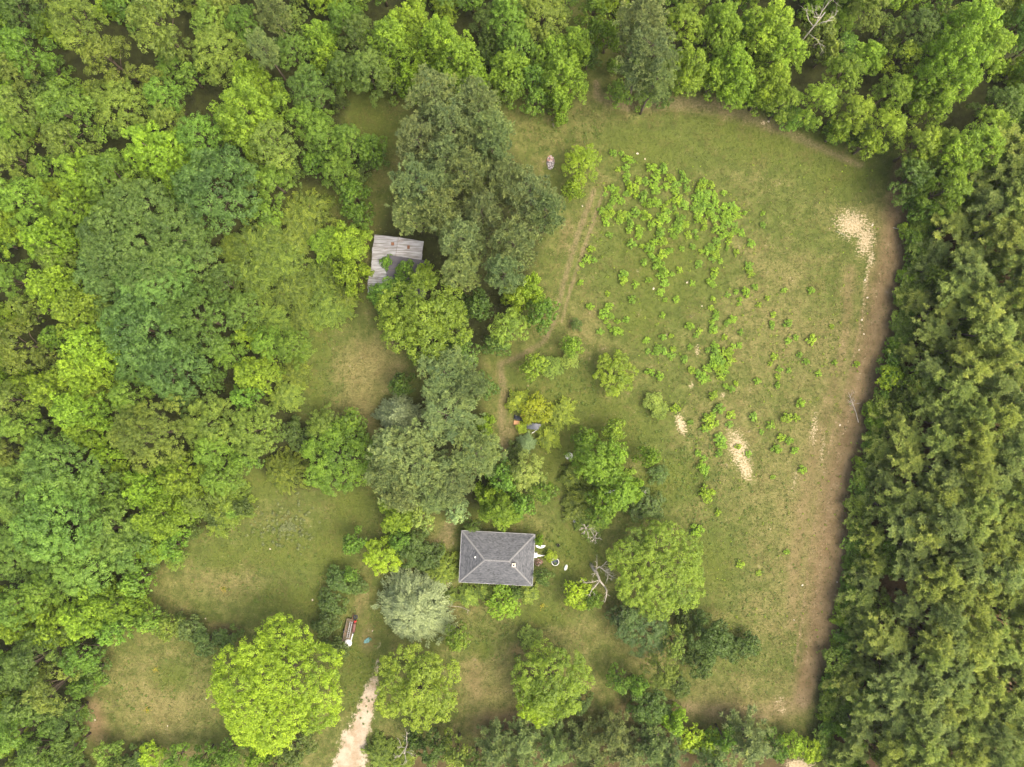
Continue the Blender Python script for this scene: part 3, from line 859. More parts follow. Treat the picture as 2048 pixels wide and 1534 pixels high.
tree(1160, 1408, 28, 'cedar', 'H', h=4.5, label='dark bush at the foot of the green yard tree')
tree(1060, 1276, 24, 'fresh', 'H', h=1.6, label='low spreading pale green sapling on the front yard grass', cat='bush')
# --- clearings and hedges
for a in [(608, 430, 58, 'feath'), (513, 485, 66, 'feath'), (496, 551, 62, 'feath'), (564, 520, 54, 'feath'), (581, 579, 52, 'feath'), (650, 613, 52, 'feath'), (680, 600, 34, 'feath'), (640, 550, 44, 'feath'), (567, 794, 38, 'feath'), (588, 746, 34, 'feath'), (600, 700, 26, 'feath'),
          (454, 1006, 48, 'feath'), (564, 944, 48, 'feath'), (437, 1035, 44, 'feath'), (540, 640, 40, 'feath'), (460, 500, 36, 'feath'), (600, 640, 30, 'feath'), (580, 480, 40, 'feath'),
          (588, 869, 32, 'cedar'), (297, 1243, 32, 'hard'), (332, 1253, 28, 'fresh'), (373, 1260, 34, 'cedar'), (410, 1284, 36, 'cedar'), (451, 1277, 28, 'cedar'), (262, 1238, 28, 'hard'),
          (680, 1161, 32, 'cedar'), (663, 1205, 32, 'cedar'), (650, 1253, 30, 'cedar'), (715, 1175, 22, 'cedar'), (588, 1500, 44, 'cedar'), (668, 1300, 28, 'cedar'), (700, 1150, 20, 'hard'),
          (215, 1512, 28, 'fresh'), (262, 1524, 30, 'cedar'), (300, 1510, 24, 'lime'), (345, 1527, 30, 'hard'), (400, 1522, 30, 'hard'), (455, 1512, 34, 'hard'), (505, 1527, 30, 'yel'), (230, 1545, 34, 'dark'), (430, 1550, 34, 'dark'), (540, 1545, 34, 'dark')]:
    tree(*a, 'L')
tree(673, 917, 72, 'fresh', 'L', h=8, col=(124, 158, 54), label='tall fresh green round tree alone between the two clearings')
tree(555, 1372, 124, 'lime', 'L', h=13, label='huge bright yellow-green spreading tree between the dry clearing and drive')
# --- on the field
tree(1166, 326, 44, 'hard', 'F', h=6, col=(134, 160, 42), label='bright green bushy tree at the top end of the ruts')
tree(1146, 378, 28, 'hard', 'F', h=5, col=(126, 152, 44), label='smaller green tree leaning on the tree at the ruts top end')
tree(1231, 747, 43, 'fresh', 'F', h=4.5, col=(136, 160, 42), label='round lone yellow-green bush on the open field')
for a in [(1142, 691, 27, 'hard'), (1152, 648, 15, 'dark'), (1067, 735, 30, 'hard'), (1105, 735, 22, 'fresh'), (1228, 862, 28, 'hard'), (1299, 913, 27, 'hard'), (1318, 948, 24, 'dark'), (1190, 924, 50, 'hard'), (1170, 883, 30, 'hard'),
          (1256, 955, 22, 'yel'), (1187, 990, 56, 'feath'), (1240, 985, 42, 'hard'), (1180, 1045, 34, 'feath'), (1200, 1030, 30, 'hard'), (1210, 1000, 40, 'hard'), (1148, 955, 28, 'feath'), (1228, 905, 34, 'hard'), (1272, 985, 28, 'yel'), (1158, 1012, 36, 'feath'), (1215, 945, 40, 'hard'), (1308, 803, 20, 'fresh'), (1318, 820, 18, 'fresh'), (1140, 720, 18, 'fresh')]:
    tree(*a, 'F', h=None if a[2] > 24 else 1.6, col=(130, 160, 58) if a[3] == 'hard' else None)
tree(1289, 1012, 44, 'cedar', 'F', h=4.5, label='dark cedar clump behind the big round yard tree')
for i, a in enumerate([(1036, 802, 25, 'feath'), (1122, 828, 34, 'feath'), (1098, 876, 27, 'feath')]):
    tree(*a, 'F', h=2.4, col=(142, 160, 52), label=['arching olive bush at the head of the tarp junk heap', 'rounded arching bush beside the tarp, away from the path', 'spiky yellow-olive bush below the white pole and tarp'][i])
tree(1072, 818, 32, 'lime', 'F', h=2.8, col=(140, 152, 24), label='mustard-green dense bush growing over the tarp junk heap')
tree(1043, 855, 12, 'fresh', 'F', h=1.2, col=(146, 170, 40), label='little lime bush in front of the plywood sheet', cat='bush')
# --- around the snag and field corner
tree(1316, 1142, 92, 'fresh', 'R', h=9, col=(132, 158, 56), label='broad round light green tree next to the dead snag')
tree(1289, 1262, 66, 'dark', 'R', h=6, col=(92, 116, 66))
tree(1250, 1230, 34, 'dark', 'R', h=5, col=(92, 116, 70))
for a in [(1156, 1188, 30, 'lime'), (1187, 1200, 24, 'hard'), (1423, 1281, 54, 'cedar'), (1495, 1294, 32, 'cedar'), (1403, 1328, 38, 'cedar'), (1241, 1366, 30, 'hard'), (1275, 1372, 26, 'hard'), (1323, 1345, 42, 'olive'), (1299, 1417, 46, 'cedar'), (1350, 1290, 34, 'olive'),
          (1460, 1300, 34, 'cedar'), (1380, 1250, 30, 'cedar'), (1360, 1375, 26, 'cedar')]:
    tree(*a, 'R', col=(102, 126, 62) if a[3] == 'cedar' else None)
# --- strip at the yard end
for a in [(990, 1500, 46), (1050, 1482, 48), (1110, 1502, 46), (1165, 1492, 44), (1225, 1472, 42), (1258, 1512, 46), (1306, 1500, 46), (1340, 1526, 40), (1502, 1486, 62), (1430, 1530, 40), (1040, 1540, 46), (1190, 1545, 46)]:
    tree(a[0], a[1], a[2], 'pine', 'S', h=random.uniform(7, 9.5), style='youngpine')
for a in [(865, 1500, 40, 'dark'), (913, 1508, 38, 'olive'), (760, 1512, 34, 'feath'), (830, 1478, 28, 'dark'), (1354, 1455, 30, 'yel'), (1382, 1478, 28, 'lime'), (1427, 1488, 28, 'lime'), (1587, 1489, 25, 'lime'), (1621, 1503, 24, 'lime'), (1450, 1480, 30, 'hard'), (1555, 1500, 30, 'hard'), (800, 1530, 34, 'feath'), (950, 1535, 40, 'dark')]:
    tree(*a, 'S')

# --- fill the woods between and beyond (also past the frame)
P0 = np.array(placed)
def free(px, py, k):
    d = np.hypot(P0[:, 0] - px, P0[:, 1] - py)
    return np.all(d > P0[:, 2] * k)
ys = -100
while ys < 1650:
    xs = -110
    while xs < 2170:
        px, py = xs + random.uniform(-15, 15), ys + random.uniform(-15, 15)
        out = px < -20 or px > 2068 or py < -20 or py > 1554
        if px < -75 or px > 2125 or py < -75 or py > 1610:
            xs += 50
            continue
        for P, rg, kinds in ((WEST, 'W', ('hard', 'dark', 'olive', 'yel', 'hard')), (NORTH, 'N', ('hard', 'hard', 'yel', 'olive'))):
            if inpoly(px, py, P) and free(px, py, .9 if not out else .75):
                r = random.uniform(31, 42) if not out else random.uniform(38, 52)
                tree(px, py, r, random.choice(kinds), rg, h=random.uniform(5, 7.5) if not out else None)
                P0 = np.array(placed)
        xs += 50
    ys += 48

# --- low bushes along the edge of the woods
def hem(pts, rg, step, off):
    for (ax, ay), (bx_, by_) in zip(pts[:-1], pts[1:]):
        L = math.hypot(bx_ - ax, by_ - ay)
        n = max(1, int(L / step))
        nx_, ny_ = -(by_ - ay) / L, (bx_ - ax) / L
        for i in range(n):
            t = (i + random.uniform(.2, .8)) / n
            o_ = random.uniform(*off)
            tree(ax + (bx_ - ax) * t + nx_ * o_, ay + (by_ - ay) * t + ny_ * o_, random.uniform(17, 28), random.choice(['hard', 'hard', 'dark', 'fresh', 'cedar']), rg, h=random.uniform(2, 4))
hem(WEST[20:30], 'W', 34, (4, 26))
hem(WEST[2:10], 'W', 36, (6, 30))
hem(NORTH[1:6], 'N', 36, (-30, -8))
# --- pine stand beyond the dirt lane: trunks on a loose grid
stand = []
tries = 0
while len(stand) < 285 and tries < 16000:
    tries += 1
    px, py = random.uniform(1640, 2030), random.uniform(330, 1560)
    if not inpoly(px, py, EAST): continue
    ex = np.interp(py, [p[1] for p in EAST_EDGE], [p[0] for p in EAST_EDGE])
    if px < ex + 8: continue
    if py > 1150 and px > ex + 170 and random.random() < .3: continue
    if any((px - a) ** 2 + (py - b) ** 2 < 33 ** 2 for a, b in stand): continue
    stand.append((px, py))
for px, py in stand:
    ex = np.interp(py, [p[1] for p in EAST_EDGE], [p[0] for p in EAST_EDGE])
    R, H, cm, tm = random.choice(LIB['standpine'] if px > ex + 30 else LIB['youngpine'])
    s = random.uniform(.8, 1.15)
    h = float(np.interp(px - ex, [8, 30, 60, 110], [5, 8, 11.5, 15.5])) * random.uniform(.9, 1.12)
    x, y, _ = W(px, py, 0)
    o = empty('stand_pine', (x, y, 0), random.uniform(0, 2 * PI), (s, s, h / H))
    obj('trunk', tm, None, o)
    c = obj('crown', cm, None, o)
    k = random.uniform(.85, 1.15)
    ci = random.randrange(3)
    b = lin(([(168, 186, 98), (158, 176, 100), (178, 192, 96)])[ci], KF * k)
    c.color = (*b, 1)
    edge = 'short slim' if h < 10.5 else 'tall slim'
    tone = ('mid-green', 'greyer', 'yellower')[ci]
    pl = place('E', px, py).replace('under the pines ', '')
    tag(o, edge + ' ' + tone + ' stand pine with bare trunk ' + pl, 'tree', 'stand pines ' + pl)
# bushes at the foot of the stand
for i in range(260):
    if i < 80:
        t = (i + random.random()) / 80
        py = 320 + t * 1180
        ex = np.interp(py, [p[1] for p in EAST_EDGE], [p[0] for p in EAST_EDGE])
        px = ex + random.uniform(2, 26)
        r = random.uniform(15, 30)
        kd = random.choice(['fresh', 'hard', 'yel', 'hard'])
    else:
        py = random.uniform(330, 1540)
        ex = np.interp(py, [p[1] for p in EAST_EDGE], [p[0] for p in EAST_EDGE])
        px = random.uniform(ex + 25, 2060)
        r = random.uniform(16, 32)
        kd = random.choice(['hard', 'hard', 'yel', 'fresh'])
    tree(px, py, r, kd, 'E', h=random.uniform(1.8, 4.0))
for i in range(95):
    py = random.uniform(330, 1560)
    ex = np.interp(py, [p[1] for p in EAST_EDGE], [p[0] for p in EAST_EDGE])
    tree(random.uniform(ex + 55, 2090), py, random.uniform(24, 36), random.choice(['hard', 'yel', 'fresh', 'olive']), 'E', h=random.uniform(5.5, 9))
tree(1826, 1377, 21, 'lime', 'E', h=9, col=(170, 196, 30), label='single vivid lime-green sapling crown poking up among the pines')
tree(1783, 757, 26, 'lime', 'E', h=4, col=(160, 186, 48), label='bright yellow-green bush bulging from the pines over the dirt lane')

# ------------------------------------------------------------------ field shrubs (positions read off the photograph in four enlargements)
SHRUBS = []
def add_shrubs(ox, oy, k, txt):
    for a in txt.split():
        x, y, r = (float(v) for v in a.split(','))
        X, Y, Rr = ox + x * k, oy + y * k, r * k
        if all((X - q[0]) ** 2 + (Y - q[1]) ** 2 > (.42 * max(Rr, q[2])) ** 2 for q in SHRUBS):
            SHRUBS.append((X, Y, Rr))
KZ = 400 / 2045
add_shrubs(1140, 280, KZ, '''440,125,35 530,135,25 590,195,45 640,215,25 495,295,28 570,280,35 830,275,50 960,290,50 990,235,22 1090,295,14 1150,345,35 580,375,40 700,410,40 770,425,40
870,400,50 890,330,35 1025,390,50 860,470,45 985,470,42 1085,450,45 1080,515,40 1180,420,40 1200,500,35 1195,550,20 650,495,70 600,450,35 590,540,40 745,575,60 880,520,45 1100,600,60 1000,640,28
1165,660,48 1070,690,25 840,640,60 760,650,30 900,640,35 430,490,45 490,500,25 375,500,25 360,555,25 470,560,40 440,620,40 520,620,35 400,680,40 325,720,35 430,740,40 360,760,40 540,760,50
500,810,40 590,770,35 675,730,45 760,740,35 800,780,40 750,800,30 960,690,35 1005,730,35 1085,750,25 960,800,60 900,850,40 830,860,45 1130,810,55 1090,870,40 1180,860,40 1215,800,20 1110,920,40
1210,965,38 1030,920,30 930,920,40 920,970,40 1060,980,35 1110,980,18 370,830,45 435,865,22 620,850,40 600,920,35 710,910,45 700,980,35 760,920,20 320,945,18 405,970,35 320,1015,18 630,1060,45
595,1020,15 735,1085,28 860,1050,40 815,1105,50 950,1040,45 1190,1030,22 1255,1090,30 1145,1105,28 1295,990,25 1285,930,25 1375,895,35 1340,1140,25 1365,420,40 1345,480,50 1445,460,38 1260,440,20
1400,540,45 1320,550,50 1270,580,35 1470,550,40 1300,630,45 1390,620,45 1480,640,45 1575,540,30 1640,560,22 1700,600,15 1350,690,45 1260,700,35 1440,700,45 1580,670,40 1660,660,35 1690,710,40
1600,740,45 1520,720,30 1420,760,45 1320,740,45 1300,810,40 1370,830,35 1480,800,40 1560,810,45 1640,790,50 1720,770,40 1620,850,45 1690,870,30 1510,910,50 1580,960,45 1560,880,25 1680,930,40
1750,940,40 1640,980,30 1540,1000,30 1500,1030,40 1620,1040,30 1440,1100,50 1490,1160,50 1410,1130,35 1520,1090,25 1460,1220,35 1540,1240,25 1385,1190,18 1610,1105,25 1665,1090,20 1700,1140,28
1695,1190,12 1775,1150,12 1860,1060,40 1785,1075,20 1885,1160,22 1895,1115,12 1780,660,22 1790,745,25 1975,745,25 1975,865,30 1835,1285,42 1775,1310,20 1850,1360,38 1320,1265,38 950,1160,50
1020,1130,38 850,1200,40 900,1250,50 880,1290,40 755,1250,35 925,1310,25 965,1350,55 920,1385,35 1045,1370,25 1120,1330,32 1225,1335,18 1480,1340,40 1470,1385,28 1440,1450,42 1470,1480,25
1410,1450,20 210,1110,38 180,1210,45 245,1230,30 120,1270,28 330,1190,22 85,1355,20 110,1455,32 375,1400,20 550,1370,45 545,1430,45 670,1475,32 805,1430,32 850,1440,12 965,1460,38 1255,1465,28 1895,1500,32''')
add_shrubs(1140, 560, KZ, '''385,135,26 120,220,18 205,270,40 390,270,45 335,345,52 420,370,35 490,425,30 580,405,32 370,425,28 400,470,25 470,515,45 515,530,30 310,525,35 635,195,38 930,125,40 865,200,22
910,195,20 975,205,25 1085,200,35 945,360,30 760,385,24 880,455,18 525,240,20 785,615,36 955,580,35 1030,570,25 875,640,18 905,690,35 890,740,40 800,730,28 960,730,35 1005,660,20 1055,700,30
1040,770,42 905,800,15 1225,685,26 1170,810,38 820,940,45 920,985,42''')
add_shrubs(1340, 560, KZ, '''235,35,28 425,30,45 510,85,22 65,195,35 590,150,26 675,120,26 780,115,48 870,75,32 720,195,25 840,150,15 710,245,25 630,240,12 440,190,25 460,230,20 420,280,28 475,340,30 475,385,28
430,430,28 445,490,40 455,530,28 640,400,42 580,440,30 550,475,20 780,435,20 745,360,14 725,535,28 785,590,20 910,250,25 995,185,25 1100,145,16 1170,105,30 1445,105,34 1530,140,18 1225,300,20
1055,355,30 950,440,20 940,480,20 905,510,18 910,555,18 1045,440,28 1045,480,25 1215,440,42 1175,455,15 1430,395,20 1470,450,18 1710,350,22 1745,440,15 1655,470,25 1095,520,16 1090,565,22
1035,570,22 1225,560,20 1290,585,28 1205,625,30 1095,645,18 1190,680,14 1160,720,16 1160,765,12 1155,815,12 1065,785,32 1110,795,16 1025,855,26 1225,855,22 1170,870,12 1120,910,32 1215,925,26
1105,985,32 1100,1080,34 1025,1075,24 970,1085,16 1010,1130,12 895,1030,36 1450,610,50 1330,765,28 1395,835,36 1315,835,20 1520,955,32 1595,860,22 1560,880,14 1690,840,25 1705,890,24 1700,940,18
1660,970,22 1710,975,22 1740,665,22 1670,695,20 1590,585,18 1570,755,12 1910,860,32 1340,1250,42 1510,1210,20 1705,1275,20 1750,1350,25 560,580,28 600,640,25 650,680,28 715,665,30 205,685,28
150,810,40 385,715,30 460,660,40 470,730,50 540,740,50 610,740,50 600,820,55 520,830,50 450,790,40 440,860,50 380,900,45 500,900,50 560,920,45 530,990,40 560,1015,20 225,920,40 290,950,40
330,1000,50 380,1010,35 300,1065,24 575,1085,32 630,1115,36 675,1055,28 205,470,45 300,520,30 265,565,28 440,1175,45 515,1310,52 630,1380,42 615,1475,34 855,1400,42 890,1450,25 1195,1410,55
1290,1410,38 1035,1480,42 1100,1470,25 1240,1515,22 210,1455,30 370,1390,30 440,1390,30 400,1460,70 90,1245,25 155,1250,16 50,1310,45''')
add_shrubs(1240, 780, KZ, '''870,400,38 1030,500,60 1040,560,50 1020,645,40 845,505,22 780,575,18 800,645,35 860,700,30 870,810,55 830,780,50 865,905,18 890,1040,70 890,1110,50 935,1195,22 1005,1255,30 800,1440,58
1215,580,32 1315,650,32 1450,430,26 1650,490,40 1730,520,38 1580,545,22 1610,600,48 1785,620,38 1875,820,38 1565,890,28 1730,1250,20 1720,1470,22''')
add_shrubs(1340, 1040, KZ, '''720,455,38 480,505,25 910,545,28 1015,280,25 1195,325,30 685,990,14 1215,140,25''')

SHM = []
for i in range(7):
    c, t_ = broad(900 + i, 1.0, .95, .02, 'broad', leaf=.17, dens=.9)
    c.name = 'shrub'
    SHM.append(c)
SHRUBS.sort(key=lambda q: -q[2])
rest = []
for i, (px, py, r) in enumerate(SHRUBS):
    rm = r / 12.0 * 1.3
    x, y, _ = W(px, py, rm * .6)
    if i >= 296:
        rest.append((x, y, rm)); continue
    o = obj('shrub', SHM[i % 7], None, None, (x, y, 0), random.uniform(0, 6.28), (rm, rm * random.uniform(.8, 1.15), rm * random.uniform(.65, .95)))
    k = random.uniform(.88, 1.12)
    c = lin(random.choice([(144, 180, 54), (138, 176, 56), (152, 182, 52), (132, 170, 58)]), KF * 1.08 * k)
    o.color = (*c, 1)
    sz = 'broad' if r > 8.5 else ('knee-high' if r > 5.2 else 'tiny')
    if 1200 < px < 1500 and 300 < py < 545 and not (px < 1260 and py > 470):
        tag(o, sz + ' lime-green sapling clump in the thick patch near the ruts', 'shrub', 'sapling clumps of the thick patch')
    elif 1372 < px < 1482 and 680 < py < 780:
        tag(o, sz + ' lime-green sapling clump in the tight midfield cluster', 'shrub', 'sapling clumps of the midfield cluster')
    elif px < 1300:
        tag(o, sz + ' lime-green shrub scattered on grass between ruts and field', 'shrub', 'scattered shrubs near the ruts')
    else:
        pl = min((math.hypot(px - a, py - b), c) for a, b, c in ((1720, 470, 'on the field near the big sand patch'), (1480, 905, 'around the midfield sandy scar'), (1680, 850, 'on the field beside the dirt lane'), (1430, 1080, 'on grass near the broad round tree'), (1420, 620, 'on the mid field below the thick patch'), (1560, 690, 'on the dry straw part of the field')))[1]
        tag(o, sz + ' lime-green shrub ' + pl, 'shrub', 'shrubs ' + pl)
def scatter_leaves(name, spots, per, leaf, color, mat, rng):
    P, N, T = [], [], []
    for x, y, rm in spots:
        n = per
        d = unit(rng.normal(size=(n, 3)) + np.array([0, 0, .5]))
        d[:, 2] = np.abs(d[:, 2])
        P.append(np.array([x, y, .02]) + d * rm * rng.uniform(.3, 1, (n, 1)))
        N.append(unit(d + np.array([0, 0, .7])))
        T.append(.5 + rng.normal() * .1 + rng.normal(size=n) * .12)
    P, N, T = map(np.concatenate, (P, N, T))
    V, Fc = quads(P, N, leaf, leaf * .65, rng)
    o = obj(name, tint_mesh(name, V, Fc, T, mat))
    o.color = (*color, 1)
    return o
# the smallest sprouts: too many and too small to pick apart
more = list(rest)
for i in range(420):
    px, py = random.uniform(1170, 1760), random.uniform(320, 1330)
    if inpoly(px, py, EAST) or (px < 1400 and py > 1000): continue
    if px < 1230 and 560 < py: continue
    more.append((*W(px, py)[:2], random.uniform(.12, .3)))
tag(scatter_leaves('sprouts', more, 22, .13, lin((142, 166, 52), KF), M_LEAF, np.random.default_rng(5)), 'tiny lime-green sprouts dotted over the field grass', 'sprouts', None, 'stuff')

# ------------------------------------------------------------------ grass
def grass_field(n, seed):
    rng = np.random.default_rng(seed)
    px, py = rng.uniform(150, 1840, n), rng.uniform(170, 1534, n)
    m = g_masks(px, py)
    bare = np.maximum(np.maximum(m['dirt'] * .8, m['sand']), np.maximum(m['drive'] * 1.4, m['litter'] * 1.1))
    keep = rng.uniform(0, 1, n) > bare
    # the house and shed stand on bare footings
    keep &= ~((px > 915) & (px < 1072) & (py > 1060) & (py < 1172))
    keep &= ~((px > 730) & (px < 850) & (py > 470) & (py < 600))
    px, py = px[keep], py[keep]
    m = {k: v[keep] for k, v in m.items()}
    n = len(px)
    B = 3
    x, y = (px - 1024) / 12.0, (767 - py) / 12.0
    big = np.sin(x * .31 + 1.7 * np.sin(y * .23)) * np.sin(y * .37 + 1.3 * np.sin(x * .19))
    tan = np.clip(m['tan'] + .22 * big + rng.normal(size=n) * .28, 0, 1)
    g0, g1, t0, t1 = (np.array(lin(c, .45)) for c in ((102, 118, 54), (122, 142, 57), (142, 138, 82), (174, 164, 110)))
    gr = np.clip(m['green'] + rng.normal(size=n) * .25, 0, 1)[:, None]
    gcol = g0 * (1 - gr * .7) + g1 * gr * .7
    tcol = t0 + (t1 - t0) * rng.uniform(0, 1, (n, 1))
    tf = smooth(tan, .25, .95)[:, None] * .9
    col = (gcol * (1 - tf) + tcol * tf) * rng.uniform(.6, 1.28, (n, 1))
    base = np.stack([x, y, np.zeros(n)], 1)[:, None, :] + np.concatenate([rng.normal(size=(n, B, 2)) * .09, np.zeros((n, B, 1))], 2)
    ang = rng.uniform(0, 2 * PI, (n, B))
    d = np.stack([np.cos(ang), np.sin(ang), np.zeros((n, B))], 2)
    s = np.stack([-np.sin(ang), np.cos(ang), np.zeros((n, B))], 2)
    ln = rng.uniform(.12, .34, (n, B, 1)) * np.where(rng.uniform(size=(n, 1, 1)) < .15, 1.5, 1.0)
    A = base + s * .035 + np.array([0, 0, .01]); Bv = base - s * .035 + np.array([0, 0, .01])
    T = base + d * ln * .8 + np.array([0, 0, 1.0]) * ln * .65
    V = np.stack([A, Bv, T], 2).reshape(-1, 3)
    C = np.repeat(col, B * 3, axis=0)
    return np_mesh('grass', V, np.arange(len(V)).reshape(-1, 3), colors={'col': C})
mg, n_, l_, p_ = new_mat('grass_blades')
a_ = n_.new('ShaderNodeAttribute'); a_.attribute_name = 'col'
l_.new(a_.outputs['Color'], p_.inputs['Base Color'])
p_.inputs['Roughness'].default_value = .8
p_.inputs['Specular IOR Level'].default_value = .15
tag(obj('grass', grass_field(120000, 3), mg), 'short mixed green and straw-coloured grass over the field, yard and clearings', 'grass', None, 'stuff')

# grey-green tussocks in the upper clearing
rng = np.random.default_rng(8)
sp = []
for i in range(150):
    a, u = rng.uniform(0, 6.28), abs(rng.normal()) * .55
    sp.append((*W(575 + 62 * u * math.cos(a), 1055 + 55 * u * math.sin(a))[:2], rng.uniform(.2, .42)))
tag(scatter_leaves('tussocks', sp, 26, .2, lin((124, 134, 82), KF), M_LEAF, rng), 'pale grey-green weed tussocks in the upper clearing', 'weeds', None, 'stuff')
# low weeds in the grass, here and there
sp = []
for cx, cy, rx, ry, n in ((640, 750, 50, 90, 60), (500, 1130, 160, 80, 90), (330, 1390, 130, 90, 90), (1050, 1270, 160, 60, 60), (1120, 770, 90, 60, 120), (1290, 980, 60, 160, 110), (1130, 260, 80, 50, 60),
                          (1490, 1080, 120, 160, 90), (1400, 960, 50, 120, 160), (720, 1330, 40, 120, 60), (1150, 1090, 60, 60, 50), (1500, 1290, 100, 120, 50)):
    for i in range(n):
        a, u = rng.uniform(0, 6.28), math.sqrt(rng.uniform())
        sp.append((*W(cx + rx * u * math.cos(a), cy + ry * u * math.sin(a))[:2], rng.uniform(.12, .45)))
tag(scatter_leaves('weeds', sp, 18, .16, lin((104, 128, 52), KF), M_LEAF, rng), 'low green weeds mixed through the grass', 'weeds', None, 'stuff')

# ------------------------------------------------------------------ house
M_WHITE = plain('white_paint', lin((222, 222, 214), .8), .6, var=.15, scale=2)
M_GUT = plain('gutter_paint', lin((196, 198, 196), .55), .5, var=.35, scale=1.2)
M_SIDING = plain('siding', lin((206, 204, 194), .8), .7, var=.2, scale=1.5)
M_GLASS = plain('window_glass', (.03, .035, .04), .1, var=.3, spec=.6)
M_BRICK = plain('chimney_brick', lin((186, 158, 132), .8), .9, var=.35, scale=9, bump=.4)
M_BLACK = plain('soot', (.01, .01, .01), .9)
M_CONC = plain('footing', lin((150, 142, 130), .7), .9, var=.3)
ms, n_, l_, p_ = new_mat('asphalt_shingle')
a_ = n_.new('ShaderNodeAttribute'); a_.attribute_name = 'tint'
cr = n_.new('ShaderNodeValToRGB')
cr.color_ramp.elements[0].color = (*lin((64, 68, 73), .48), 1)
cr.color_ramp.elements[1].color = (*lin((122, 125, 128), .48), 1)
tc = n_.new('ShaderNodeTexCoord'); no = n_.new('ShaderNodeTexNoise'); no.inputs['Scale'].default_value = .8; no.inputs['Detail'].default_value = 5
l_.new(tc.outputs['Object'], no.inputs['Vector'])
mx = n_.new('ShaderNodeMath'); mx.operation = 'MULTIPLY_ADD'
l_.new(no.outputs[0], mx.inputs[0]); mx.inputs[1].default_value = .7
sb = n_.new('ShaderNodeMath'); sb.operation = 'SUBTRACT'; l_.new(a_.outputs['Fac'], sb.inputs[0]); sb.inputs[1].default_value = .35
l_.new(sb.outputs[0], mx.inputs[2])
l_.new(mx.outputs[0], cr.inputs[0]); l_.new(cr.outputs[0], p_.inputs['Base Color'])
p_.inputs['Roughness'].default_value = .75; p_.inputs['Specular IOR Level'].default_value = .35
M_SHINGLE = ms
M_CAP = plain('hip_cap_shingle', lin((150, 151, 150), .5), .85, var=.3, scale=6)

EZ, RZ = 2.7, 4.35
hx, hy, hr = 5.97, 4.19, 1.95
house = empty('house', W(994, 1116.4, EZ)[:2] + (0,), math.radians(-3.0))
tag(house, 'small house under a dark grey shingled hip roof with white edges', 'house')
E = [np.array(p, float) for p in ((-hx, -hy, EZ), (hx, -hy, EZ), (hx, hy, EZ), (-hx, hy, EZ))]
Rg = [np.array((-hr, 0, RZ)), np.array((hr, 0, RZ))]
roof_mb = MB()
roof_mb.add([tuple(p) for p in E] + [tuple(p) for p in Rg] + [tuple(p - np.array([0, 0, .12])) for p in E],
            [(0, 1, 5, 4), (1, 2, 5), (2, 3, 4, 5), (3, 0, 4), (9, 8, 7, 6)])
roof = roof_mb.build('roof', M_SHINGLE, house)
rng = np.random.default_rng(21)
SV, SF, ST = [], [], []
for A, B, C, D in ((E[0], E[1], Rg[1], Rg[0]), (E[2], E[3], Rg[0], Rg[1]), (E[1], E[2], Rg[1], Rg[1]), (E[3], E[0], Rg[0], Rg[0])):
    nrm = np.cross(B - A, D - A); nrm /= np.linalg.norm(nrm)
    u = (B - A) / np.linalg.norm(B - A)
    rows = 30
    for k in range(rows):
        a0, b0 = A + (D - A) * k / rows, B + (C - B) * k / rows
        a1, b1 = A + (D - A) * min(1, (k + 1.12) / rows), B + (C - B) * min(1, (k + 1.12) / rows)
        wdt = np.linalg.norm(b0 - a0)
        nt = max(1, int(wdt / .3))
        rt = rng.normal() * .05
        for j in range(nt):
            f0, f1 = j / nt, (j + 1) / nt
            n0 = len(SV)
            SV += [a0 + (b0 - a0) * f0 + nrm * .024, a0 + (b0 - a0) * f1 + nrm * .024, a1 + (b1 - a1) * f1 + nrm * .006, a1 + (b1 - a1) * f0 + nrm * .006]
            SF.append((n0, n0 + 1, n0 + 2, n0 + 3))
            ST += [np.clip(.5 + rt + rng.normal() * .2, 0, 1)] * 4
sh = obj('shingles', np_mesh('shingles', SV, SF, attrs={'tint': ST}), M_SHINGLE, roof)
tag(sh, kind='stuff')
def cap_line(a, b, name, parent):
    a, b = np.array(a), np.array(b)
    L = np.linalg.norm(b - a); d = (b - a) / L
    s = np.cross(d, (0, 0, 1)); s /= np.linalg.norm(s); up = np.cross(s, d)
    mb = MB(); n = int(L / .22)
    for i in range(n):
        p0, p1 = a + d * L * i / n, a + d * L * (i + 1.15) / n
        q = []
        for p, h in ((p0, .075), (p1, .05)):
            q += [p - s * .14 + up * (h - .05), p + up * h, p + s * .14 + up * (h - .05)]
        mb.add(q, [(0, 1, 4, 3), (1, 2, 5, 4), (0, 3, 5, 2)])
    return mb.build(name, M_CAP, parent)
for k, r_ in ((0, 0), (1, 1), (2, 1), (3, 0)):
    cap_line(E[k], Rg[r_], 'hip_cap', roof)
cap_line(Rg[0], Rg[1], 'ridge_cap', roof)
for c, s in (((0, -hy - .03, EZ - .06), (2 * hx + .1, .05, .15)), ((0, hy + .03, EZ - .06), (2 * hx + .1, .05, .15)), ((-hx - .03, 0, EZ - .06), (.06, 2 * hy - .01, .17)), ((hx + .03, 0, EZ - .06), (.06, 2 * hy - .01, .17))):
    MB().box(c, s).build('gutter', M_GUT, house)
wx, wy = hx - .5, hy - .5
wall = MB().box((0, 0, 1.42), (2 * wx, 2 * wy, 2.36)).build('wall', M_SIDING, house)
MB().box((0, 0, .12), (2 * wx + .1, 2 * wy + .1, .26)).build('footing', M_CONC, house)
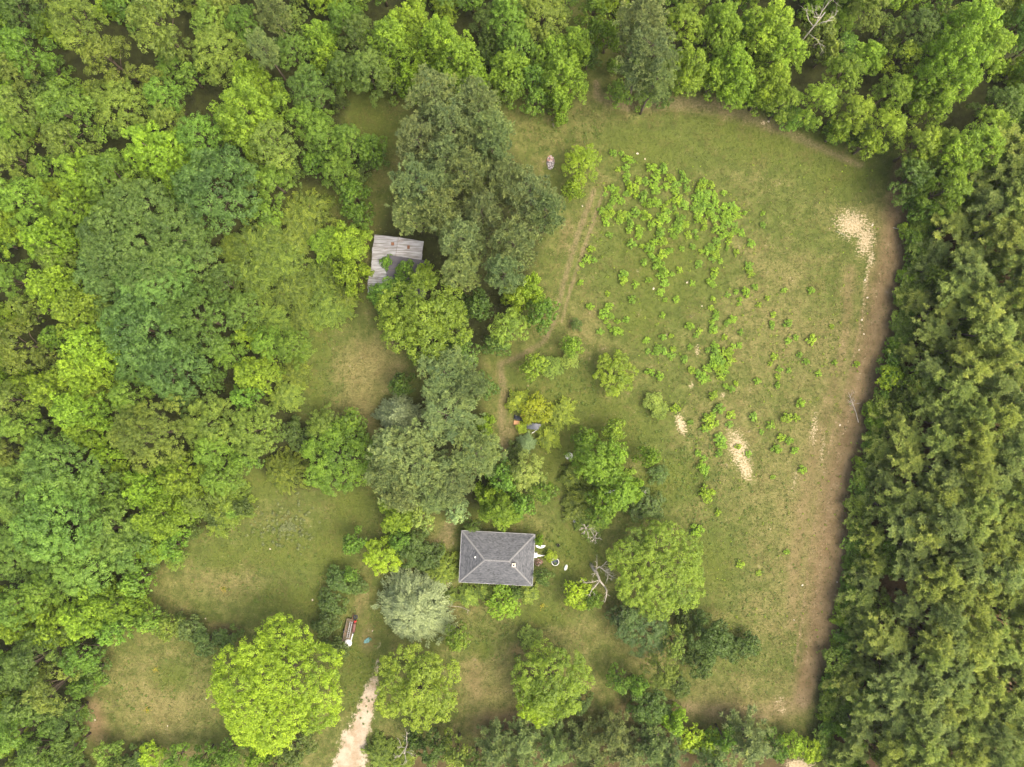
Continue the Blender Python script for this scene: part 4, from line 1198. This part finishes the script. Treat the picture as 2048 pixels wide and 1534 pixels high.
for (cx, cy, vert) in ((-3.4, -wy, 0), (3.2, -wy, 0), (-3, wy, 0), (.4, wy, 0), (3.4, wy, 0), (wx, -2.2, 1), (-wx, 1.5, 1), (-wx, -1.8, 1)):
    sg = 1 if (cx if vert else cy) > 0 else -1
    s = (.05, 1.0, 1.2) if vert else (1.0, .05, 1.2)
    w_ = MB().box((cx + (sg * .028 if vert else 0), cy + (0 if vert else sg * .028), 1.65), s).build('window', M_WHITE, house)
    s2 = (.03, .84, 1.04) if vert else (.84, .03, 1.04)
    MB().box((cx + (sg * .047 if vert else 0), cy + (0 if vert else sg * .047), 1.65), s2).build('pane', M_GLASS, w_)
dr = MB().box((0, -wy - .03, 1.27), (.95, .06, 2.05)).build('door', plain('door_paint', lin((120, 84, 66), .7), .6), house)
MB().box((.36, -wy - .075, 1.2), (.06, .05, .1)).build('handle', M_CONC, dr)
MB().box((wx + .04, .4, 1.25), (.07, .9, 2.0)).build('side_door', M_WHITE, house)
import mathutils
def house_local(px, py, z):
    v = mathutils.Vector(W(px, py, z)) - house.location
    v.rotate(mathutils.Euler((0, 0, math.radians(3.0))))
    return v
q = house_local(1027.5, 1130, 4.5)
ch = MB().box((q.x, q.y, 4.12), (.5, .5, .9)).build('chimney', M_BRICK, roof)
MB().box((q.x, q.y, 4.6), (.6, .6, .08)).build('cap', plain('chimney_cap', lin((220, 208, 188), .75), .9), ch)
MB().box((q.x, q.y, 4.65), (.26, .26, .03)).build('flue', M_BLACK, ch)
q = house_local(950.5, 1114, 3.7)
MB().lathe([(.1, -.4), (.1, .35), (.14, .35), (.14, .4), (.05, .42), (.001, .42)], (q.x, q.y, 3.45), 10).build('vent_pipe', M_WHITE, roof)

# ------------------------------------------------------------------ rusty shed
mt, n_, l_, p_ = new_mat('old_tin')
tc = n_.new('ShaderNodeTexCoord')
geo = n_.new('ShaderNodeNewGeometry')
no = n_.new('ShaderNodeTexNoise'); no.inputs['Scale'].default_value = .9; no.inputs['Detail'].default_value = 6; no.inputs['Roughness'].default_value = .7
l_.new(geo.outputs['Position'], no.inputs['Vector'])
mp = n_.new('ShaderNodeMapping'); mp.inputs['Scale'].default_value = (.5, 6, 1); l_.new(geo.outputs['Position'], mp.inputs['Vector'])
n2 = n_.new('ShaderNodeTexNoise'); n2.inputs['Scale'].default_value = 1.0; n2.inputs['Detail'].default_value = 4
l_.new(mp.outputs[0], n2.inputs['Vector'])
r1 = n_.new('ShaderNodeValToRGB')
r1.color_ramp.elements[0].position = .3; r1.color_ramp.elements[0].color = (*lin((128, 122, 112), .62), 1)
r1.color_ramp.elements[1].position = .65; r1.color_ramp.elements[1].color = (*lin((206, 208, 210), .62), 1)
l_.new(n2.outputs[0], r1.inputs[0])
r2 = n_.new('ShaderNodeMapRange'); r2.inputs[1].default_value = .6; r2.inputs[2].default_value = .74
l_.new(no.outputs[0], r2.inputs[0])
mx = n_.new('ShaderNodeMix'); mx.data_type = 'RGBA'
l_.new(r2.outputs[0], mx.inputs['Factor']); l_.new(r1.outputs[0], mx.inputs['A']); mx.inputs['B'].default_value = (*lin((146, 112, 86), .62), 1)
l_.new(mx.outputs['Result'], p_.inputs['Base Color'])
p_.inputs['Metallic'].default_value = .15; p_.inputs['Roughness'].default_value = .55
M_TIN = mt
M_TAR = plain('tar_paper', lin((92, 90, 96), .62), .9, var=.25, scale=1.5)
M_BOARD = plain('weathered_board', lin((132, 120, 104), .7), .9, var=.35, scale=3)
shed = empty('shed', W(790, 530, 3)[:2] + (0,), math.radians(-8))
tag(shed, 'tumbledown shed with rusty corrugated tin roof half hidden by trees', 'shed')
def sheet(x0, x1, z0, z1, y0, y1, skew=0.0):
    """corrugated sheet: waves across y, running down the slope x"""
    n = 10
    v, f = [], []
    for i in range(n + 1):
        y = y0 + (y1 - y0) * i / n
        dz = .03 * (1 if i % 2 else -1)
        v += [(x0 + skew, y, z0 + dz), (x1, y + skew * .3, z1 + dz)]
    for i in range(n):
        f.append((2 * i, 2 * i + 1, 2 * i + 3, 2 * i + 2))
    mb = MB().add(v, f)
    return mb
troof = MB().box((0, -.2, 2.98), (.25, 9.6, .16)).build('roof', M_BOARD, shed)
random.seed(31)
for i in range(14):
    y1 = 4.55 - i * .68
    z = 2.45 + random.uniform(-.02, .03)
    sheet(-4.0 + random.uniform(-.12, .08), .1, z, 3.08 + (i % 2) * .012, y1 - .72, y1, random.uniform(-.05, .05)).build('tin_sheet', M_TIN, troof)
    if i < 5:
        sheet(4.0 + random.uniform(-.08, .12), -.02, z, 3.11 + (i % 2) * .012, y1 - .72, y1, random.uniform(-.05, .05)).build('tin_sheet', M_TIN, troof)
M_RUST = plain('rust', lin((150, 106, 78), .62), .9, var=.35, scale=4)
MB().box((-.85, 3.35, 3.02), (.5, .5, .03), .2, tilt=-.15).build('rust_patch', M_RUST, troof)
MB().box((1.75, 3.2, 2.93), (.42, .55, .03), .1, tilt=.15).build('rust_patch', M_RUST, troof)
lean = MB().box((2.3, -.35, 3.2), (6.6, 3.5, .1), 0, 1, -.05).build('tar_paper_roof', M_TAR, shed)
MB().box((2.0, -1.0, 3.3), (5.8, .04, .02), 0, 1, -.05).build('seam', M_BOARD, lean)
MB().box((2.3, -3.4, 2.9), (6.4, 2.5, .08), 0, 1, -.04).build('tar_paper_roof', M_TAR, shed)
for c, s in (((-3.6, -.2, 1.2), (.1, 9.0, 2.4)), ((3.6, 2.8, 1.2), (.1, 3.4, 2.4)), ((0, 4.3, 1.2), (7.1, .1, 2.4)), ((0, -4.7, 1.2), (7.1, .1, 2.4)), ((5.2, -1.6, 1.3), (.1, 5.9, 2.6))):
    MB().box(c, s).build('plank_wall', M_BOARD, shed)

# ------------------------------------------------------------------ junk trailer by the drive
M_ALU = plain('aluminium', lin((196, 198, 200), .7), .4, .3, var=.25)
M_TYRE = plain('rubber', lin((46, 48, 52), .8), .85, var=.3)
M_RED = plain('red_plastic', lin((196, 44, 48), .8), .5, var=.3)
M_BROWN = plain('rusty_tank', lin((112, 74, 66), .8), .7, var=.35, scale=3)
def jl(px, py, z=0.0):
    return np.array(W(px, py, z))
tx, ty, _ = W(701, 1258)
ang = math.atan2(58, -12) - PI / 2      # long axis runs up the picture, slightly tilted
tr = empty('junk_trailer', (tx, ty, 0), math.radians(-12))
tag(tr, 'rusty flat trailer with a rounded white end parked beside the drive', 'trailer')
MB().box((-.15, -.15, .5), (1.3, 4.0, .08)).build('bed', plain('trailer_bed', lin((128, 104, 84), .6), .9, var=.5, scale=2.5, c2=lin((84, 88, 62), .6)), tr)
MB().box((-.82, -.2, .55), (.07, 4.0, .18)).box((.52, -.2, .55), (.07, 4.0, .18)).build('side_rail', M_BOARD, tr)
wh = MB(); wh.lathe([(.001, .34), (.5, .34), (.62, .28), (.66, 0)], (.15, -2.15, .5), 14).build('white_end', M_WHITE, tr, True)
MB().box((.6, -1.2, .62), (.16, 1.7, .08), -.08).build('white_rail', M_WHITE, tr)
for sx in (-.95, .66):
    w_ = MB().lathe([(.16, -.09), (.3, -.09), (.34, -.05), (.34, .05), (.3, .09), (.16, .09)], (0, 0, 0), 14)
    o = w_.build('wheel', M_TYRE, tr, True, (sx, -.4, .34)); o.rotation_euler = (0, PI / 2, 0)
MB().tube([(0, 1.8, .48), (.05, 2.7, .4)], .05).build('hitch', M_RUST, tr)
def ladder_bits():
    a, b = jl(702.5, 1243, 1.0), jl(695.5, 1276, .75)
    d = b - a; L = np.linalg.norm(d); d /= L
    s = np.cross(d, (0, 0, 1)); s /= np.linalg.norm(s)
    root = empty('ladder', tuple((a + b) / 2 * np.array([1, 1, 0])))
    tag(root, 'aluminium ladder lying along the top of the junk trailer', 'ladder')
    o0 = np.array(root.location)
    for sg in (-1, 1):
        MB().tube([a + s * sg * .17 - o0, b + s * sg * .17 - o0], .055, 6).build('side_rail', M_ALU, root)
    for i in range(9):
        p = a + d * L * (i + .5) / 9
        MB().tube([p - s * .17 - o0, p + s * .17 - o0], .02, 5).build('rung', M_ALU, root)
ladder_bits()
o = MB().lathe([(.001, .75), (.2, .74), (.27, .66), (.27, -.66), (.2, -.74), (.001, -.75)], (0, 0, 0), 16).build('water_tank', M_BROWN, None, True, (*W(708, 1255, .8)[:2], .82))
o.rotation_euler = (PI / 2, 0, math.radians(-8))
tag(o, 'brown rusty cylindrical tank lying on the junk trailer', 'tank')
o = MB().lathe([(.17, -.1), (.33, -.11), (.38, -.05), (.38, .05), (.33, .11), (.17, .1), (.17, -.1)], (0, 0, 0), 20).build('loose_tyre', M_TYRE, None, True, (*W(711, 1234, .66)[:2], .66))
tag(o, 'black loose tyre lying at the hitch end of the trailer', 'tyre')
o = empty('fuel_can', (*W(711, 1242, .55)[:2], .55), .3)
MB().box((0, 0, .2), (.42, .3, .4), 0, .9).build('body', M_RED, o, bevel=.03)
MB().tube([(-.12, 0, .4), (-.1, 0, .5), (.08, 0, .5), (.1, 0, .4)], .025).build('handle', M_RED, o)
MB().tube([(.16, 0, .38), (.24, 0, .5)], .03).build('spout', M_TYRE, o)
tag(o, 'red plastic fuel can on the trailer beside the black tyre', 'can')
def bucket(px, py, label, mat, r=.17, z=0.0, h=.34):
    b = empty('bucket', (*W(px, py, z)[:2], z))
    MB().lathe([(r * .8, 0), (r, h), (r * 1.08, h), (r * 1.08, h - .03), (r * .93, h - .02), (r * .74, .02), (.001, .02)], (0, 0, 0), 14).build('shell', mat, b, True)
    MB().tube([(-r * 1.05, 0, h - .03), (-r * .7, r * .9, h - .05), (r * .7, r * .9, h - .05), (r * 1.05, 0, h - .03)], .012, 5).build('handle', M_ALU, b)
    tag(b, label, 'bucket')
bucket(697.5, 1240, 'small white bucket beside the hitch end of the trailer', M_WHITE)
bucket(1116, 1090, 'black bucket standing on the grass beside the house', M_BLACK, .24)
bucket(1149, 1041, 'pale grey bucket at the foot of the arching bushes', plain('pale_plastic', lin((196, 198, 200), .8), .6), .26, 0, .4)
bucket(1290, 983, 'grey-white bucket on the grass behind the dark cedar clump', plain('pale_plastic_grey', lin((190, 184, 178), .8), .6), .24, 0, .4)

# ------------------------------------------------------------------ crumpled sheets, rubble, tarp
def crumple(name, mat, loc, sx, sy, amp, seed, label, cat, n=12, thick=.012, dome=0.0, rz=0.0, freq=3.0, base=.06, disc=False):
    rng = np.random.default_rng(seed)
    v, f = [], []
    ph = rng.uniform(0, 6.28, 6)
    edge = rng.uniform(.82, 1.1, 40)
    for j in range(n + 1):
        for i in range(n + 1):
            u, w = i / n * 2 - 1, j / n * 2 - 1
            k = edge[int((math.atan2(w, u) + PI) / (2 * PI) * 39.9)] if max(abs(u), abs(w)) > .95 else 1
            z = amp * (math.sin(u * freq + ph[0]) * math.sin(w * freq * 1.3 + ph[1]) + .6 * math.sin(u * freq * 2.3 + w * 2 + ph[2])) + dome * (1 - u * u) + rng.normal() * amp * .3
            uu, ww = (u * math.sqrt(1 - w * w / 2), w * math.sqrt(1 - u * u / 2)) if disc else (u, w)
            v.append((uu * sx * k, ww * sy * k, max(.02, z + amp + base)))
    for j in range(n):
        for i in range(n):
            a = j * (n + 1) + i
            f.append((a, a + 1, a + n + 2, a + n + 1))
    mb = MB().add(v, f)
    o = mb.build(name, mat, None, True, loc)
    md = o.modifiers.new('thickness', 'SOLIDIFY'); md.thickness = thick
    o.rotation_euler = (0, 0, rz)
    tag(o, label, cat)
    return o
M_TARPG = plain('grey_tarp', lin((92, 98, 108), .7), .5, var=.25, scale=1.5)
M_TARPB = plain('black_plastic', lin((44, 50, 62), .8), .35, var=.4, scale=3)
M_PLY = plain('plywood', lin((206, 158, 112), .75), .8, var=.3, scale=2)
M_PLY2 = plain('brown_board', lin((140, 104, 78), .75), .85, var=.3, scale=2)
M_WPLAST = plain('white_plastic', lin((226, 226, 222), .8), .45, var=.12)
crumple('tarp', M_TARPG, (*W(1070, 853, .3)[:2], .1), 1.5, .55, .03, 1, 'smooth grey tarp arched over the junk heap under the mustard bush', 'tarp', 14, .02, .42, math.radians(-8), 2.2)
crumple('plastic_sheet', M_TARPB, (*W(1042, 838, .3)[:2], .05), 1.25, .32, .12, 2, 'crinkled black plastic sheet between plywood and brown board', 'sheet', 14, .015, .2, math.radians(-16), 6)
o = MB().box((0, 0, .35), (1.05, .68, .03), math.radians(-6), 1, .06).build('plywood_sheet', M_PLY, None, False, (*W(1034, 845.5, .3)[:2], 0))
tag(o, 'orange-tan plywood sheet at the footpath end of the junk heap', 'board')
o = MB().box((0, 0, .3), (.95, .5, .04), math.radians(5), 1, -.05).build('brown_board', M_PLY2, None, False, (*W(1046, 831, .3)[:2], 0))
tag(o, 'brown board showing under the arching bush by the junk heap', 'board')
a, b = jl(1063.5, 866.5, .2), jl(1073, 860.5, .35)
o = MB().tube([a, (a + b) / 2, b], .055, 8).build('white_pole', M_WPLAST)
tag(o, 'short white pole leaning on the grey tarp', 'pole')
# debris under the heap
rng = np.random.default_rng(44)
def rubble(name, spots, size, mats, label, cat, n, seed, mound):
    root = empty(name, (spots[0], spots[1], 0))
    rng = np.random.default_rng(seed)
    mb = MB(); 
    prof = [(1.0, 0.0), (.85, .4), (.5, .8), (.001, 1.0)]
    v, f = [], []
    for r_, z in prof:
        for k in range(18):
            t = 2 * PI * k / 18
            q = 1 + .12 * math.sin(3 * t + 1) + rng.normal() * .04
            v.append((r_ * q * size[0] * math.cos(t), r_ * q * size[1] * math.sin(t), z * mound))
    for i in range(3):
        for k in range(18):
            f.append((i * 18 + k, i * 18 + (k + 1) % 18, (i + 1) * 18 + (k + 1) % 18, (i + 1) * 18 + k))
    MB().add(v, f).build('mound', mats[0][0], root, True)
    for mi, (mat, y0, y1, share) in enumerate(mats):
        mb = MB()
        for i in range(int(n * share)):
            t, u = rng.uniform(0, 6.28), math.sqrt(rng.uniform())
            x, y = u * size[0] * math.cos(t), u * size[1] * math.sin(t)
            if not (y0 <= y / size[1] <= y1): continue
            s = rng.uniform(.07, .17)
            mb.box((x, y, mound * (1 - u * u) + .04), (s * rng.uniform(.7, 1.6), s, s * .7), rng.uniform(0, 3.1), rng.uniform(.6, 1), rng.normal() * .4)
        o = mb.build('rubble', mat, root); tag(o, kind='stuff')
    tag(root, label, cat)
rubble('rubble_heap', W(1101, 325)[:2], (.62, 1.15), [(plain('ash', lin((140, 134, 138), .62), .95, var=.4, scale=8), -1, .6, .5), (plain('pink_brick', lin((214, 160, 142), .65), .9, var=.3, scale=6), .1, 1, .6), (plain('pale_chunk', lin((214, 208, 206), .7), .9, var=.25), -1, 1, .35), (M_BLACK, -.2, .6, .1)],
       'heap of ash and pink brick rubble on the grass near the ruts', 'rubble heap', 260, 3, .4)
rubble('house_debris', W(1077, 1124)[:2], (.7, .62), [(plain('debris_soil', lin((110, 92, 74), .65), .95, var=.4), -1, 1, .3), (plain('pink_debris', lin((182, 146, 130), .65), .9, var=.3), -1, 1, .3), (M_TYRE, -1, .2, .12), (M_WHITE, -1, 0, .12)],
       'scattered brown debris against the house wall', 'debris', 90, 4, .1)
crumple('plastic_heap', M_WPLAST, (*W(1138, 912, .2)[:2], 0), .62, .62, .16, 9, 'crumpled white-grey plastic heap beside the leafy green bush', 'plastic heap', 16, .015, .1, .3, 9, .06, True)
crumple('blue_rag', plain('blue_cloth', lin((112, 158, 156), .7), .9, var=.35, scale=5), (*W(735, 1281, .05)[:2], 0), .7, .4, .04, 12, 'faded teal rag on the ground beside the junk trailer', 'rag', 12, .01, 0, .5, 6, 0.0, True)
# white bits by the house
mb = MB()
v, f = [], []
for j in range(5):
    for i in range(13):
        t = PI * i / 12
        r_ = .82 * (1 - .13 * j)
        v.append((r_ * math.cos(t), -.5 * (1 - .13 * j) * math.sin(t), .22 - .055 * j))
for j in range(4):
    for i in range(12):
        a = j * 13 + i
        f.append((a, a + 1, a + 14, a + 13))
f.append(tuple(range(12, -1, -1)))
o = mb.add(v, f).build('white_tub', M_WPLAST, None, False, (*W(1081, 1090.5, .2)[:2], .04))
tag(o, 'half-round white tub lying beside the house corner', 'tub')
o = empty('white_appliance', (*W(1070.5, 1110, .6)[:2], 0), math.radians(-3))
MB().box((0, 0, .45), (.62, .8, .86)).build('body', M_WPLAST, o, bevel=.04)
MB().box((.2, 0, .91), (.12, .7, .06)).build('control_panel', M_ALU, o)
tag(o, 'white box-shaped appliance standing against the house wall', 'appliance')
o = MB().add([(-.75, -.1, .3), (.95, .02, .03), (.9, .12, .03), (-.6, .3, .35), (-.75, -.1, .26), (.95, .02, 0), (.9, .12, 0), (-.6, .3, .31)], [(0, 1, 2, 3), (7, 6, 5, 4), (0, 4, 5, 1), (1, 5, 6, 2), (2, 6, 7, 3), (3, 7, 4, 0)]).build('white_plank', M_WHITE, None, False, (*W(1080, 1112, .1)[:2], .02))
tag(o, 'white plank leaning from the appliance down to the grass', 'plank')
o = empty('paddling_pool', (*W(1110.5, 1123.5)[:2], 0), .3)
MB().lathe([(.001, .03), (.5, .03), (.52, .2)], (0, 0, 0), 24).build('liner', plain('navy_liner', lin((58, 68, 88), .8), .4, var=.3), o, True)
MB().lathe([(.52, .02), (.54, .2), (.6, .23), (.64, .19), (.62, .02)], (0, 0, 0), 24).build('rim', M_WPLAST, o, True)
tag(o, 'discarded navy paddling pool with white rim under a lime bush', 'paddling pool')
o = MB().lathe([(.001, .3), (.16, .29), (.24, .22), (.27, 0)], (0, 0, 0), 14).build('white_trough', M_WPLAST, None, True, (*W(1131.5, 1135)[:2], 0))
o.scale = (1, 2.0, 1); o.rotation_euler = (0, 0, math.radians(-20))
tag(o, 'upturned white oblong trough alone on the grass', 'trough')

# yard lamp on a wooden pole among the bushes
pz = 6.3
bx, by, _ = W(1231, 979, pz)
lamp = empty('yard_lamp', (bx, by, 0))
tag(lamp, 'yard lamp with white head on a pole above the arching bushes', 'lamp')
MB().tube([(0, 0, -.1), (.02, 0, 3), (0, .02, pz + .3)], [.13, .11, .09], 8).build('pole', M_BOARD, lamp)
hxx, hyy, _ = W(1219, 984, pz + .3)
hv = np.array([hxx - bx, hyy - by])
MB().tube([(0, 0, pz), (hv[0] * .3, hv[1] * .3, pz + .3), (hv[0] * .75, hv[1] * .75, pz + .38)], .045, 7).build('arm', M_ALU, lamp)
hd = MB().lathe([(.001, .16), (.1, .15), (.2, .08), (.24, 0), (.2, -.04)], (0, 0, 0), 14).build('lamp_head', M_WPLAST, lamp, True, (hv[0], hv[1], pz + .32))
hd.scale = (1.6, 1, 1); hd.rotation_euler = (0, 0, math.atan2(hv[1], hv[0]))

# ------------------------------------------------------------------ dead trees and fallen wood
def twigs(mb, p, d, L, r, depth, rng):
    q = p + d * L
    mid = p + d * L * .5 + rng.normal(size=3) * L * .06
    mb.tube([p, mid, q], [r, r * .75, r * .5], 5)
    if depth <= 0: return
    for k in range(rng.integers(2, 4)):
        s = p + (q - p) * rng.uniform(.35, 1)
        nd = unit(d + rng.normal(size=3) * .55)
        twigs(mb, s, nd, L * rng.uniform(.45, .7), r * .5, depth - 1, rng)
def snag_path(mb, pts, r0, r1, rng, tw=5):
    P = [np.array(W(860 + x * .18555, 1000 + y * .18555, z)) for x, y, z in pts]
    n = len(P)
    mb.tube(P, [r0 + (r1 - r0) * i / (n - 1) for i in range(n)], 7)
    for i in range(tw):
        k = rng.integers(0, n - 1); t = rng.uniform()
        s = P[k] + (P[k + 1] - P[k]) * t
        d = unit(P[k + 1] - P[k]) + rng.normal(size=3) * .7
        twigs(mb, s, unit(d), rng.uniform(.5, 1.1), r1 * 1.1, 1, rng)
rng = np.random.default_rng(77)
root = empty('dead_tree', (*W(1183, 1126)[:2], 0))
mb = MB()
snag_path(mb, [(1735, 690, 0), (1765, 750, 1.6), (1800, 785, 2.6), (1830, 870, 3.4), (1880, 930, 4)], .3, .13, rng, 2)
def shift(mb, root):
    L = root.location
    mb.v = [(a - L.x, b - L.y, c) for a, b, c in mb.v]
    return mb
shift(mb, root).build('trunk', M_DEAD, root, True)
for pts, r0, tw in (([(1880, 930, 4), (1905, 970, 4.4), (1900, 1040, 4.6), (1882, 1105, 4.8)], .12, 7), ([(1770, 750, 1.7), (1830, 718, 2.6), (1880, 760, 3.2), (1930, 800, 3.6), (1975, 832, 3.9)], .15, 12),
                    ([(1880, 760, 3.2), (1920, 785, 3.6), (1912, 862, 4)], .08, 6), ([(1790, 760, 2), (1800, 700, 2.6), (1800, 650, 3)], .07, 3), ([(1845, 720, 2.7), (1880, 690, 3.2), (1912, 655, 3.6)], .07, 3),
                    ([(1825, 860, 3.3), (1760, 885, 3.8), (1650, 892, 4.3)], .07, 6), ([(1830, 870, 3.4), (1780, 932, 3.9), (1742, 970, 4.2), (1720, 1022, 4.6)], .1, 8), ([(1880, 760, 3.2), (1950, 738, 3.8)], .07, 4), ([(1800, 790, 2.6), (1740, 800, 3.2)], .06, 3)):
    mb = MB(); snag_path(mb, pts, r0, .03, rng, tw)
    shift(mb, root).build('limb', M_DEAD, root, True)
tag(root, 'bleached dead tree leaning and branching beside the broad round tree', 'dead tree')
def dead(px, py, label, L, seed, h=4.0, name='dead_tree', n=5, spread=.6, hh=2.0):
    rng = np.random.default_rng(seed)
    root = empty(name, (*W(px, py, h)[:2], 0))
    MB().tube([(0, 0, -.1), (.05, 0, h * .5), (0, .08, h)], [.16, .12, .08], 7).build('trunk', M_DEAD, root, True)
    for i in range(n):
        mb = MB()
        t = 2 * PI * i / n + rng.uniform(-.3, .3)
        twigs(mb, np.array([0, 0, h * rng.uniform(.6, 1)]), unit(np.array([math.cos(t) * spread, math.sin(t) * spread, .5])), L * rng.uniform(.7, 1.1), .06, 3, rng)
        mb.build('limb', M_DEAD, root, True)
    tag(root, label, 'dead tree')
dead(808, 1508, 'bare grey dead tree among bushes at the yard end', 2.0, 5, 8.5)
dead(1650, 26, 'leafless grey tree top in the belt behind the bare bank', 3.2, 6, 15)
dead(1172, 1058, 'small leafless grey sapling under the arching bushes', 1.1, 7, 2.6, n=6, spread=1.0)
dead(1190, 1075, 'second grey leafless sapling, nearer the dead snag', 1.0, 8, 2.4, n=6, spread=1.0)
def fallen(pts, r, label, seed, tw, name='fallen_branch'):
    rng = np.random.default_rng(seed)
    P = [np.array(W(x, y, z)) for x, y, z in pts]
    root = empty(name, (P[0][0], P[0][1], 0)); o0 = np.array(root.location)
    MB().tube([p - o0 for p in P], [r * (1 - .6 * i / (len(P) - 1)) for i in range(len(P))], 6).build('stem', M_DEAD, root)
    if tw:
        mb = MB()
        for i in range(tw):
            t = rng.uniform(.35, 1)
            k = min(len(P) - 2, int(t * (len(P) - 1)))
            s = P[k] + (P[k + 1] - P[k]) * (t * (len(P) - 1) - k)
            d = unit(P[-1] - P[0]) + rng.normal(size=3) * np.array([.7, .7, .1])
            twigs(mb, s - o0, unit(d * np.array([1, 1, .15])), rng.uniform(.5, 1.2), r * .4, 1, rng)
        mb.build('twigs', M_DEAD, root)
    tag(root, label, 'branch')
fallen([(1717, 845, .08), (1712, 825, .1), (1705, 805, .15), (1697, 785, .2)], .06, 'fallen leafless sapling lying across the dirt lane', 1, 12)
fallen([(1786, 455, .1), (1805, 460, .12), (1822, 466, .2)], .06, 'pale fallen pole lying out of the pines near the sand patch', 2, 0)
fallen([(1810, 446, .1), (1822, 463, .25)], .05, 'shorter pale stick crossing the fallen pole by the pines', 3, 0)
fallen([(1104, 240, .05), (1108, 257, .06)], .05, 'single pale stick lying on grass below the tree belt', 4, 0)
fallen([(902, 1212, .05), (922, 1214, .06), (940, 1222, .05)], .045, 'thin grey branch lying on bare soil by the silver tree', 5, 2)
fallen([(1690, 470, .06), (1672, 462, .06)], .03, 'thin stick lying on the pale sand patch', 6, 0)

# ------------------------------------------------------------------ stones and flowers
M_STONE = plain('pale_stone', lin((214, 202, 178), .7), .9, var=.25)
STN = []
for i in range(3):
    rng = np.random.default_rng(300 + i)
    v, f = [], []
    for z, r_ in ((0, .9), (.3, 1.0), (.6, .7)):
        for k in range(8):
            q = r_ * rng.uniform(.8, 1.15)
            v.append((q * math.cos(k * PI / 4), q * math.sin(k * PI / 4), z))
    for j in range(2):
        for k in range(8):
            f.append((j * 8 + k, j * 8 + (k + 1) % 8, j * 8 + 8 + (k + 1) % 8, j * 8 + 8 + k))
    f.append(tuple(16 + k for k in range(8)))
    STN.append(MB().add(v, f).mesh('stone'))
    STN[-1].materials.append(M_STONE)
for i, (px, py, r) in enumerate([(1275, 307, .22), (1290, 318, .16), (1165, 412, .16), (1307, 577, .22), (1374, 565, .2), (1404, 612, .12), (1730, 560, .2), (1735, 595, .18), (1724, 640, .2), (1728, 668, .16), (1718, 700, .14), (1680, 850, .18), (1605, 1170, .2), (1674, 1164, .14), (1588, 1240, .13), (1745, 450, .2), (1537, 243, .2), (1340, 1413, .18),
                                  (540, 1098, .16), (625, 1200, .18), (411, 1237, .14), (190, 1440, .15), (412, 1398, .14), (335, 1452, .12), (1133, 1398, .2), (700, 1452, .16), (745, 1262, .14)]):
    o = obj('stone', STN[i % 3], None, None, (*W(px, py)[:2], -.02), random.uniform(0, 6), (r, r * .8, r * .6))
    tag(o, 'small pale stone lying in the short grass', 'stone', 'pale stones in the grass')
M_YEL = plain('yellow_petals', lin((206, 180, 40), .6), .7, var=.2)
for px, py, lb in ((449, 1177, 'yellow flower clump in the upper dry clearing'), (313, 1337, 'yellow flower clump near the hedge of the lower clearing'), (296, 1418, 'yellow flower clump amid the lower dry clearing'), (1085, 1211, 'yellow flower clump in the front yard grass')):
    rng = np.random.default_rng(px)
    root = empty('flower_clump', (*W(px, py)[:2], 0))
    s1 = scatter_leaves('foliage', [(0, 0, .4)], 60, .14, lin((130, 148, 50), KF), M_LEAF, rng)
    s1.parent = root
    n = 32
    P = np.concatenate([rng.normal(size=(n, 2)) * .27, rng.uniform(.3, .45, (n, 1))], 1)
    V, Fc = quads(P, unit(np.array([0, 0, 1.0]) + rng.normal(size=(n, 3)) * .3), .1, .1, rng)
    obj('flowers', np_mesh('flowers', V, Fc), M_YEL, root)
    tag(root, lb, 'flowers')


# ------------------------------------------------------------------ thin haze volume, added to lift the darks
hz = MB().box((0, 0, 62), (3400, 3400, 126)).build('haze', bpy.data.materials.new('haze_fill'))
mh = hz.data.materials[0]
mh.use_nodes = True
nh, lh = mh.node_tree.nodes, mh.node_tree.links
nh.clear()
vo = nh.new('ShaderNodeVolumePrincipled')
vo.inputs['Color'].default_value = (.93, .96, .94, 1)
vo.inputs['Density'].default_value = .0001
vo.inputs['Anisotropy'].default_value = .2
oh = nh.new('ShaderNodeOutputMaterial')
lh.new(vo.outputs[0], oh.inputs['Volume'])
tag(hz, kind='stuff')
